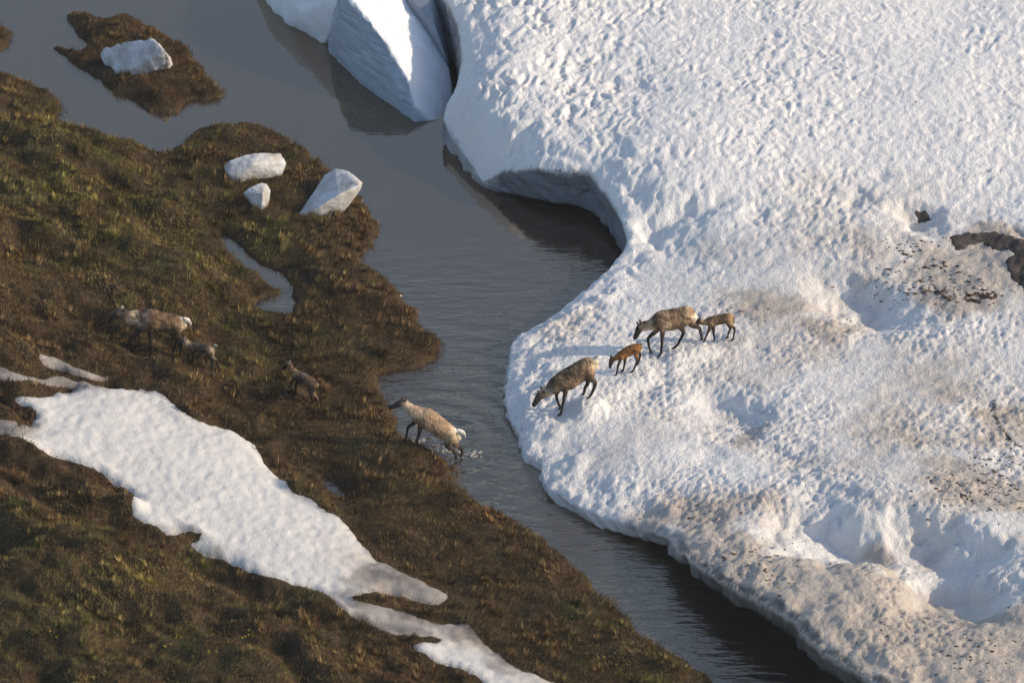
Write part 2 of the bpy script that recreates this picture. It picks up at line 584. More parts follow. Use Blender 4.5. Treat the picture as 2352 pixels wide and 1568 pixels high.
# heights of the top of the snow (view x, view y, height)
TOPS = [(1120, 60, 2.05), (1130, 200, 1.85), (1085, 283, 1.15), (1068, 228, 1.38), (1105, 252, 1.45), (1150, 262, 1.6), (1130, 290, 1.35), (1180, 292, 1.55), (1250, 272, 1.8), (1260, 304, 1.7), (1332, 312, 1.74), (1345, 285, 1.84), (1400, 330, 1.78), (1400, 372, 1.62), (1440, 430, 1.45), (1200, 220, 1.85), (1290, 190, 1.93), (1360, 230, 1.93), (1120, 130, 1.95), (1110, 340, 0.85), (1180, 345, 1.15), (1270, 350, 1.46), (1340, 358, 1.54),
        (1300, 100, 2.1), (1600, 100, 2.25), (2000, 100, 2.4), (2352, 50, 2.5), (2600, 100, 2.6), (1500, 250, 2.05), (1800, 300, 2.15), (2200, 300, 2.2), (2500, 300, 2.3),
        (1520, 420, 1.65), (1650, 440, 1.7), (1500, 480, 1.3), (1600, 500, 1.4), (1490, 540, 0.9), (1580, 560, 1.0), (1680, 540, 1.3), (1900, 450, 1.75), (2200, 480, 1.8), (2450, 550, 1.9),
        (1500, 620, 0.8), (1400, 690, 0.66), (1700, 640, 1.1), (2000, 620, 1.45), (2250, 700, 1.5), (2450, 750, 1.6), (1300, 760, 0.6), (1240, 810, 0.52), (1450, 780, 0.72), (1650, 800, 0.86), (1900, 820, 1.02),
        (1230, 900, 0.45), (1260, 980, 0.42), (1400, 930, 0.6), (1600, 950, 0.8), (1850, 980, 0.98), (2100, 950, 1.15), (2350, 1000, 1.25), (1330, 1060, 0.48), (1450, 1100, 0.62), (1620, 1120, 0.85), (1700, 1050, 0.9),
        (1650, 1220, 0.95), (1800, 1300, 1.25), (1900, 1100, 1.2), (2050, 1140, 1.45), (2200, 1200, 1.6), (2352, 1250, 1.65), (1950, 1400, 1.45), (2100, 1430, 1.5), (2250, 1420, 1.55), (2100, 1540, 1.55), (2300, 1560, 1.6), (2500, 1400, 1.7)]
tops = np.array([at(x, y, h) for x, y, h in TOPS])
ctrl = np.vstack([lip_s[::3, :3], tops, [[24, -22, 1.3], [24, 0, 2.2], [24, 26, 2.8], [10, 26, 2.6], [0, 26, 2.3], [16, -20, 1.2]]])
# hollows: view x, view y, height, length, width, direction (deg), depth
HOLLOWS = [(1985, 668, 1.3, 1.25, 0.75, -38, 0.56), (2040, 715, 1.3, 0.9, 0.6, -30, 0.25), (1685, 935, 0.8, 0.95, 0.95, -50, 0.37), (1720, 975, 0.8, 0.6, 0.6, -50, 0.12), (1480, 905, 0.6, 0.5, 0.8, 20, 0.13),
           (1890, 1130, 1.2, 0.7, 0.7, -20, 0.22), (1900, 1205, 1.2, 1.2, 1.0, -35, 0.66), (1970, 1230, 1.2, 0.8, 0.8, -40, 0.30), (2150, 1240, 1.4, 1.6, 1.1, -38, 0.9), (2195, 1350, 1.3, 1.1, 1.2, -20, 0.7), (2115, 490, 1.7, 0.4, 0.5, 0, 0.4),
           (1560, 485, 1.3, 1.1, 0.5, 10, 0.38), (1810, 1040, 1.0, 0.9, 0.6, -30, 0.16), (1640, 1040, 0.8, 0.6, 0.5, -20, 0.12), (2300, 940, 1.3, 0.8, 1.4, 60, 0.12), (1450, 440, 1.4, 0.4, 0.5, -40, 0.2),
           (2250, 560, 1.7, 1.3, 0.6, -5, 0.2), (2080, 470, 1.8, 0.5, 0.4, 0, 0.2), (1960, 445, 1.8, 0.4, 0.4, 0, 0.15), (1740, 460, 1.7, .25, .3, 0, .1), (2020, 395, 1.9, .25, .3, 0, .1), (1450, 190, 2, 1.2, .5, -30, .12)]


def tps_fit(P, reg=0.002):
    d = np.sqrt(((P[:, None, :2] - P[None, :, :2]) ** 2).sum(-1)) + 1e-9
    K = d * d * np.log(d) + np.eye(len(P)) * reg
    A = np.hstack([np.ones((len(P), 1)), P[:, :2]])
    M = np.block([[K, A], [A.T, np.zeros((3, 3))]])
    return np.linalg.solve(M, np.concatenate([P[:, 2], np.zeros(3)]))


tw = tps_fit(ctrl)


def idw(x, y):
    z = tw[-3] + tw[-2] * x + tw[-1] * y
    for p, a in zip(ctrl, tw[:-3]):
        r2 = (x - p[0]) ** 2 + (y - p[1]) ** 2 + 1e-12
        z = z + a * 0.5 * r2 * np.log(r2)
    return np.clip(z, 0.1, 3.0)


cx_ = np.arange(-9.0, 25.0, 0.15)
cy_ = np.arange(-25.0, 28.0, 0.15)
mx, my = np.meshgrid(cx_, cy_)
B_field = Field(cx_, cy_, idw(mx, my))


# dirt on the snow (view x, view y, height, radius m, amount)
DIRT = [(1760, 1330, 1.2, 1.7, .8), (1950, 1430, 1.4, 2.4, .95), (2150, 1490, 1.5, 2.6, .9), (2320, 1540, 1.5, 2.6, .85), (1640, 1260, .9, 1.2, .75), (2300, 1450, 1.5, 1.6, .7), (1620, 1200, .8, 1.5, .5), (1560, 1160, .7, 1.2, .35),
        (2200, 600, 1.6, 2.2, .5), (1950, 540, 1.5, 2.2, .38), (2330, 640, 1.6, 1.6, .55), (1760, 690, 1.1, 1.5, .55), (1900, 740, 1.1, 1.2, .5), (2270, 560, 1.7, .9, .9), (2200, 670, 1.5, 1.1, .7), (1650, 600, 1, 1.6, .25), (2200, 1110, 1.5, 1.9, .5), (2340, 1150, 1.5, 1.4, .6), (2050, 1000, 1.2, 2.0, .36), (2330, 960, 1.4, 1.4, .55),
        (2150, 870, 1.3, 2.0, .36), (1480, 1000, .6, 1.5, .22), (1300, 740, .6, 1.0, .25), (2000, 480, 1.7, 2.4, .30), (1720, 1000, .8, .9, .4), (2000, 1280, 1.2, .8, .5), (1830, 800, 1, 2.0, .28)]


def dirt_at(x, y):
    out = np.zeros_like(x)
    wx = x + 0.9 * fbm(x * 0.7, y * 0.7, 3, 131)
    wy = y + 0.9 * fbm(x * 0.7, y * 0.7, 3, 141)
    for px, py, h, r, a in DIRT:
        c = at(px, py, h)
        out = np.maximum(out, a * np.exp(-(((wx - c[0]) / r) ** 2 + ((wy - c[1]) / (r * 0.9)) ** 2)))
    near = smooth(-y, -6.0, 2.0)
    return np.clip(out * 1.3 + 0.05 + 0.16 * near + 0.10 * fbm(x * 0.5, y * 0.5, 3, 151), 0, 1)


def snow_top(x, y, d):
    """height of the snow surface; d = distance from the edge"""
    z = B_field(x, y)
    ins = smooth(d, 0.02, 0.45)
    wx = x + 0.25 * perlin(x * 0.9, y * 0.9, 3) + 0.10 * fbm(x * 2.6, y * 2.6, 2, 5)
    wy = y + 0.25 * perlin(x * 0.9, y * 0.9, 4) + 0.14 * fbm(x * 2.6, y * 2.6, 2, 6)
    for hx, hy, hh, a, b_, ang, dep in HOLLOWS:
        c = at(hx, hy, hh)
        ca, sa = math.cos(R(ang)), math.sin(R(ang))
        u = (wx - c[0]) * ca + (wy - c[1]) * sa
        v = -(wx - c[0]) * sa + (wy - c[1]) * ca
        # steep on the side towards the sun, long on the other
        v = np.where(v > 0, v / (b_ * 0.55), v / (b_ * 1.35))
        z = z - dep * ins * np.exp(-((u / a) ** 2 + v ** 2) ** (1.25 if dep > 0.4 else 1.0))
    z = z + 0.06 * ins * fbm(x * 0.3, y * 0.3, 2, 71)
    z = z + smooth(d, 0.05, 0.45) * (1 - smooth(d, 0.7, 1.6)) * 0.10 * fbm(x * 1.3, y * 1.3, 3, 73)
    # upper field: cupped by the sun; lower shelf: fine clods
    upper = smooth(y + 0.25 * x, 0.5, 5.5)
    ax = x + 0.16 * perlin(x * 1.7, y * 1.7, 9) + 0.05 * perlin(x * 5, y * 5, 7)
    ay = y + 0.22 * perlin(x * 1.7, y * 1.7, 10) + 0.05 * perlin(x * 5, y * 5, 8)
    r1, r2 = worley(ax * 3.3, ay * 2.3, 81)
    q1, q2 = worley(ax * 6.2, ay * 4.6, 85)
    big = smooth(perlin(x * 0.9, y * 0.9, 18) + 0.6 * perlin(x * 2.3, y * 2.3, 17), -0.45, 0.5)
    west = 1.0 + 0.9 * smooth(-x, -5.0, 0.5)                     # deeper cups where the field tilts to the stream
    o1, o2 = worley(ax * 1.5 + 3.3, ay * 1.15, 87)
    calm = 0.62 + 0.38 * smooth(fbm(x * 0.33, y * 0.26, 3, 16), -0.35, 0.45)       # wind-smoothed patches between the cupped ones
    east = 1.0 - 0.3 * smooth(x, 2.0, 11.0)
    cups = calm * east * (-0.078 * smooth(0.62 - r1, 0.0, 0.55) * (0.10 + 0.90 * big) * west - 0.050 * smooth(0.6 - q1, 0.0, 0.5) - 0.05 * smooth(0.5 - o1, 0.0, 0.45) * (1 - big) + 0.018 * perlin(x * 3.1, y * 2.7, 12) + 0.018 * perlin(x * 11, y * 9, 13))
    clod = 0.03 * fbm(x * 2.6, y * 2.6, 2, 91) + 0.050 * np.abs(perlin(x * 5.6, y * 5.6, 92)) + 0.040 * perlin(x * 10.5, y * 9.0, 93)
    dd = dirt_at(x, y)
    z = z + ins * dd * (0.06 * fbm(x * 1.6, y * 2.0, 2, 96) + 0.022 * np.abs(perlin(x * 4.2, y * 4.2, 98)))
    patchy = 0.35 + 0.65 * smooth(fbm(x * 0.4, y * 0.4, 2, 95), -0.5, 0.5)
    z = z + ins * (upper * cups * (0.75 + 0.25 * patchy) + (1 - upper) * clod * patchy * 1.15) + (1 - ins) * 0.06 * fbm(x * 3.4, y * 3.4, 4, 97)
    return z


SX = np.arange(-6.6, 21.0, 0.047)
SY = np.arange(-20.0, 25.0, 0.062)
sx, sy = np.meshgrid(SX, SY)
sqx = sx + 0.08 * fbm(sx * 2.4, sy * 2.4, 3, 101)
sqy = sy + 0.13 * fbm(sx * 2.4, sy * 2.4, 3, 111)
dS, cpx, cpy = poly_sd(sqx, sqy, snow_poly, True)
TMAX = 1.15
keepv = dS > -TMAX
sz = np.zeros_like(sx)
nx_, ny_ = sx.copy(), sy.copy()
inm = dS >= 0
sz[inm] = snow_top(sx[inm], sy[inm], dS[inm]) - 0.06 * np.exp(-dS[inm] / 0.1)
om = (~inm) & keepv
t_ = -dS[om] / TMAX
ox, oy = cpx[om], cpy[om]
hx_ = snow_top(ox, oy, np.zeros_like(ox)) - 0.06
gxn, gyn = sqx[om] - ox, sqy[om] - oy
gl = np.sqrt(gxn ** 2 + gyn ** 2) + 1e-6
gxn, gyn = gxn / gl, gyn / gl
i0 = np.argmin((ox[:, None] - lip_s[None, ::3, 0]) ** 2 + (oy[:, None] - lip_s[None, ::3, 1]) ** 2, axis=1) if om.sum() < 400000 else np.zeros(om.sum(), int)
uc = lip_s[::3, 3][i0]
rr = 0.09
wkz = smooth(np.linspace(0, 1, len(lip_s)), 0.68, 0.80)[::3][i0]
off = rr * np.sqrt(np.clip(1 - (1 - np.clip(t_ * 7, 0, 1)) ** 2, 0, 1)) - uc * smooth(t_, 0.62 - 0.40 * wkz, 0.90 - 0.32 * wkz)
zz = hx_ - (hx_ + 0.35) * np.clip((t_ - 0.02) / 0.98, 0, 1) ** 1.05
off = off + (0.10 + 0.10 * wkz) * fbm((ox + oy) * 2.6, zz * 3.2 + (ox - oy) * 1.2, 4, 121) * smooth(t_, 0.03, 0.25)
nx_[om] = ox + gxn * off
ny_[om] = oy + gyn * off
sz[om] = zz
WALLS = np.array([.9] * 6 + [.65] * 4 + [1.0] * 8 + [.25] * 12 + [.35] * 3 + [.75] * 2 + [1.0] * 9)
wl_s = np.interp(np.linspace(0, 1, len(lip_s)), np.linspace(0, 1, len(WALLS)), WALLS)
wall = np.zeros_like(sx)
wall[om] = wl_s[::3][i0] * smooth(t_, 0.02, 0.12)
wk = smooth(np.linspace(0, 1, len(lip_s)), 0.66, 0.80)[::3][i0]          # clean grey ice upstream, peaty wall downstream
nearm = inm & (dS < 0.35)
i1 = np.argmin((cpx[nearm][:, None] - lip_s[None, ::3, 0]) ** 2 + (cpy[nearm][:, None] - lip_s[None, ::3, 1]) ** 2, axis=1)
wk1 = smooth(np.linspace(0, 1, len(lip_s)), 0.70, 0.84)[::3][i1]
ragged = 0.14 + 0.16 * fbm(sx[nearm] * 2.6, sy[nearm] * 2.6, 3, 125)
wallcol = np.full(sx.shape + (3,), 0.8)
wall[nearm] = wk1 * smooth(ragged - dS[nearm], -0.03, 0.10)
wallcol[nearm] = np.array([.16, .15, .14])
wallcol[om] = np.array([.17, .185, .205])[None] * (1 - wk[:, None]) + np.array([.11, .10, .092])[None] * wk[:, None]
SnowZ = Field(SX, SY, np.where(inm, sz, -0.3))
dirt = dirt_at(sx, sy)

# ------------------------------------------------------------------ caribou (built first: their hooves press the ground)
# every figure is surveyed in its own enlarged crop: origin and factor; joints x, y, side offset (m, towards the camera negative)
TAN, TAN2, DARKB, LEG, FACE, CREAM, WHITE, NECKC, GREY, RUST, OLIVE = (0.195, 0.125, 0.072), (0.285, 0.20, 0.125), (0.07, 0.047, 0.032), (0.032, 0.024, 0.02), (0.045, 0.034, 0.028), (0.46, 0.37, 0.26), (0.72, 0.67, 0.58), (0.36, 0.27, 0.185), (0.14, 0.11, 0.09), (0.23, 0.105, 0.035), (0.145, 0.095, 0.055)

ANIMALS = []


def loft(rings, V, F, C):
    """closed tube through rings: (centre, direction up, direction side, r_up, r_side, colour)"""
    n = 14
    base = len(V)
    for (c, u, s, ru, rs, colr) in rings:
        for k in range(n):
            a = 2 * math.pi * k / n
            V.append(c + u * (math.cos(a) * ru) + s * (math.sin(a) * rs))
            C.append(colr)
    m = len(rings)
    for i in range(m - 1):
        for k in range(n):
            a, b = base + i * n + k, base + i * n + (k + 1) % n
            F.append((a, b, b + n, a + n))
    F.append(tuple(base + k for k in range(n))[::-1])
    F.append(tuple(base + (m - 1) * n + k for k in range(n)))


def chain(pts, V, F, C, side=None, capped=True):
    """pts: list of (pos, r_up, r_side, colour) -> subdivided loft"""
    P = np.array([np.concatenate([p, [ru, rs], c]) for p, ru, rs, c in pts])
    Q = catmull(P, 4, closed=False)
    rings = []
    for i in range(len(Q)):
        a, b = Q[max(i - 1, 0)][:3], Q[min(i + 1, len(Q) - 1)][:3]
        d = b - a
        d = d / (np.linalg.norm(d) + 1e-9)
        s = np.array([0, 1.0, 0]) if side is None else side
        s = s - d * np.dot(s, d)
        s = s / (np.linalg.norm(s) + 1e-9)
        u = np.cross(s, d)
        k = 1.0
        rings.append((Q[i][:3], u, s, max(Q[i][3], .004) * k, max(Q[i][4], .004) * k, tuple(np.clip(Q[i][5:8], 0.005, 1))))
    # round the two ends
    for end, sgn in ((0, -1), (-1, 1)):
        c, u, s, ru, rs, cc = rings[end]
        a, b = (rings[0][0], rings[1][0]) if end == 0 else (rings[-2][0], rings[-1][0])
        d = (b - a) / (np.linalg.norm(b - a) + 1e-9) * sgn
        ext = [(c + d * ru * 0.5, u, s, ru * 0.8, rs * 0.8, cc), (c + d * ru * 0.8, u, s, ru * 0.4, rs * 0.4, cc)]
        rings = (ext[::-1] + rings) if end == 0 else (rings + ext)
    loft(rings, V, F, C)


def caribou(spec):
    ox, oy, k = spec["crop"]
    foot = spec["foot"]

    def v(px, py):                             # crop -> survey grid
        return (ox + px / k) * VW / 2560.0, (oy + py / k) * VW / 2560.0
    g = spec["ground"]
    root = hit(*v(*foot), g, 0.6, spec.get("lift", 0.0))
    yaw = spec.get("yaw", 0.0)                # metres of depth per metre to the right
    mpp = 1.0 / (k * 100.0) * (np.linalg.norm(root - CAM) / DIST)
    ry = root[1] - spec.get("footside", -0.1)

    def P(px, py, side=0.0):
        q = at_y(*v(px, py), ry)
        y = ry + side + yaw * (q[0] - root[0])
        return at_y(*v(px, py), y)
    V, F, C = [], [], []
    fat = spec.get("fat", 0.8)
    gro = 1.0 if "calf" in spec["name"] else 1.1
    # trunk and neck
    pts = [(P(x, y), r * mpp * gro, r * mpp * fat * gro, c) for x, y, r, c in spec["torso"]]
    chain(pts, V, F, C)
    pts = [(P(x, y, spec.get("headside", 0)), r * mpp * 1.12, r * mpp * 0.9, c) for x, y, r, c in spec["head"]]
    chain(pts, V, F, C)
    hooves = []
    for leg in spec["legs"]:
        pts = [(P(x, y, leg["side"]), r * mpp, r * mpp * (0.8 if i < 2 else 0.95), c) for i, (x, y, r, c) in enumerate(leg["pts"])]
        chain(pts, V, F, C)
        p = pts[-1][0]
        hooves.append((p, leg.get("down", True)))
        # cloven hoof: two toes
        for s in (-0.016, 0.016):
            toe = p + np.array([-0.05, s * 1.3, -0.018])
            chain([(p + np.array([0.005, s, 0.012]), 0.02, 0.016, LEG), (toe, 0.017, 0.013, LEG)], V, F, C)
    if "tail" in spec:
        chain([(P(x, y), r * mpp, r * mpp * 0.8, c) for x, y, r, c in spec["tail"]], V, F, C)
    for x0, y0, x1, y1, r, s, c in spec["ears"]:
        a, b = P(x0, y0, s * 0.6), P(x1, y1, s * 1.5)
        m = (a * 0.5 + b * 0.5)
        chain([(a, r * 0.5 * mpp, r * 0.5 * mpp, c), (m, r * mpp, r * 0.55 * mpp, c), (b, r * 0.25 * mpp, r * 0.25 * mpp, c)], V, F, C)
    me = bpy.data.meshes.new("tmp")
    Va = np.array(V) - root
    me.from_pydata([tuple(p) for p in Va], [], F)
    tmp = bpy.data.objects.new("tmp", me)
    col.objects.link(tmp)
    rm = tmp.modifiers.new("r", 'REMESH')
    rm.mode = 'VOXEL'
    rm.voxel_size = spec.get("voxel", 0.014)
    sm = tmp.modifiers.new("s", 'SMOOTH')
    sm.iterations = 3
    sm.factor = 0.5
    dg = bpy.context.evaluated_depsgraph_get()
    dg.update()
    em = bpy.data.meshes.new_from_object(tmp.evaluated_get(dg))
    bpy.data.objects.remove(tmp)
    bpy.data.meshes.remove(me)
    em.name = "body"
    nv = len(em.vertices)
    co = np.zeros(nv * 3, np.float32)
    em.vertices.foreach_get("co", co)
    co = co.reshape(-1, 3).astype(float)
    kd = kdtree.KDTree(len(Va))
    for i, p in enumerate(Va):
        kd.insert(p, i)
    kd.balance()
    C = np.array(C)
    cc = np.zeros((nv, 4), np.float32)
    cc[:, 3] = 1
    for i in range(nv):
        near = kd.find_n(co[i], 4)
        wsum = 0
        acc = np.zeros(3)
        for _, j, d in near:
            ww = 1 / (d + 0.01)
            acc += C[j] * ww
            wsum += ww
        cc[i, :3] = acc / wsum
    # shaggy coat: uneven surface and moulting blotches
    nn = fbm(co[:, 0] * 5 + root[0] * 3, co[:, 2] * 5 + co[:, 1] * 4, 3, 5)
    cc[:, :3] *= spec.get('tone', 1.0)
    cc[:, :3] *= np.clip(1 + spec.get("moult", 0.8) * nn, 0.45, 1.7)[:, None]
    nrm = np.zeros(nv * 3, np.float32)
    em.vertices.foreach_get("normal", nrm)
    shag = 0.010 * fbm(co[:, 0] * 22 + co[:, 1] * 9, co[:, 2] * 14 - co[:, 1] * 11, 3, 15) * np.clip(cc[:, 0] * 8, 0.2, 1)
    co = co + nrm.reshape(-1, 3) * shag[:, None]
    em.vertices.foreach_set("co", co.astype(np.float32).ravel())
    a = em.attributes.new("coat", 'FLOAT_COLOR', 'POINT')
    a.data.foreach_set("color", cc.ravel())
    em.polygons.foreach_set("use_smooth", np.ones(len(em.polygons), bool))
    em.materials.clear()
    em.materials.append(M_COAT)
    emp = bpy.data.objects.new(spec["name"], None)
    emp.empty_display_size = 0.3
    col.objects.link(emp)
    emp.location = root
    tag(emp, spec["label"], "caribou", spec["group"])
    body = bpy.data.objects.new("body", em)
    col.objects.link(body)
    body.parent = emp
    for part, items, mt in (("antler", spec.get("antlers", []), M_ANTLER),):
        for it in items:
            V2, F2, C2 = [], [], []
            chain([(P(x, y, s) - root, r * mpp, r * mpp, (0, 0, 0)) for x, y, r, s in it], V2, F2, C2)
            m2 = bpy.data.meshes.new(part)
            m2.from_pydata([tuple(p) for p in V2], [], F2)
            m2.polygons.foreach_set("use_smooth", np.ones(len(m2.polygons), bool))
            m2.materials.append(mt)
            o2 = bpy.data.objects.new(part, m2)
            col.objects.link(o2)
            o2.parent = emp
    if "eye" in spec:
        ex, ey, es = spec["eye"]
        for s in (-1, 1):
            p = P(ex, ey, spec.get("headside", 0)) + np.array([0, s * es, s * es * math.tan(DEP) * 0]) - root
            bm = bmesh.new()
            bmesh.ops.create_icosphere(bm, subdivisions=2, radius=0.014)
            m2 = bpy.data.meshes.new("eye")
            bm.to_mesh(m2)
            bm.free()
            m2.materials.append(M_EYE)
            o2 = bpy.data.objects.new("eye", m2)
            o2.location = p
            col.objects.link(o2)
            o2.parent = emp
    ANIMALS.append((spec, hooves))
    return emp


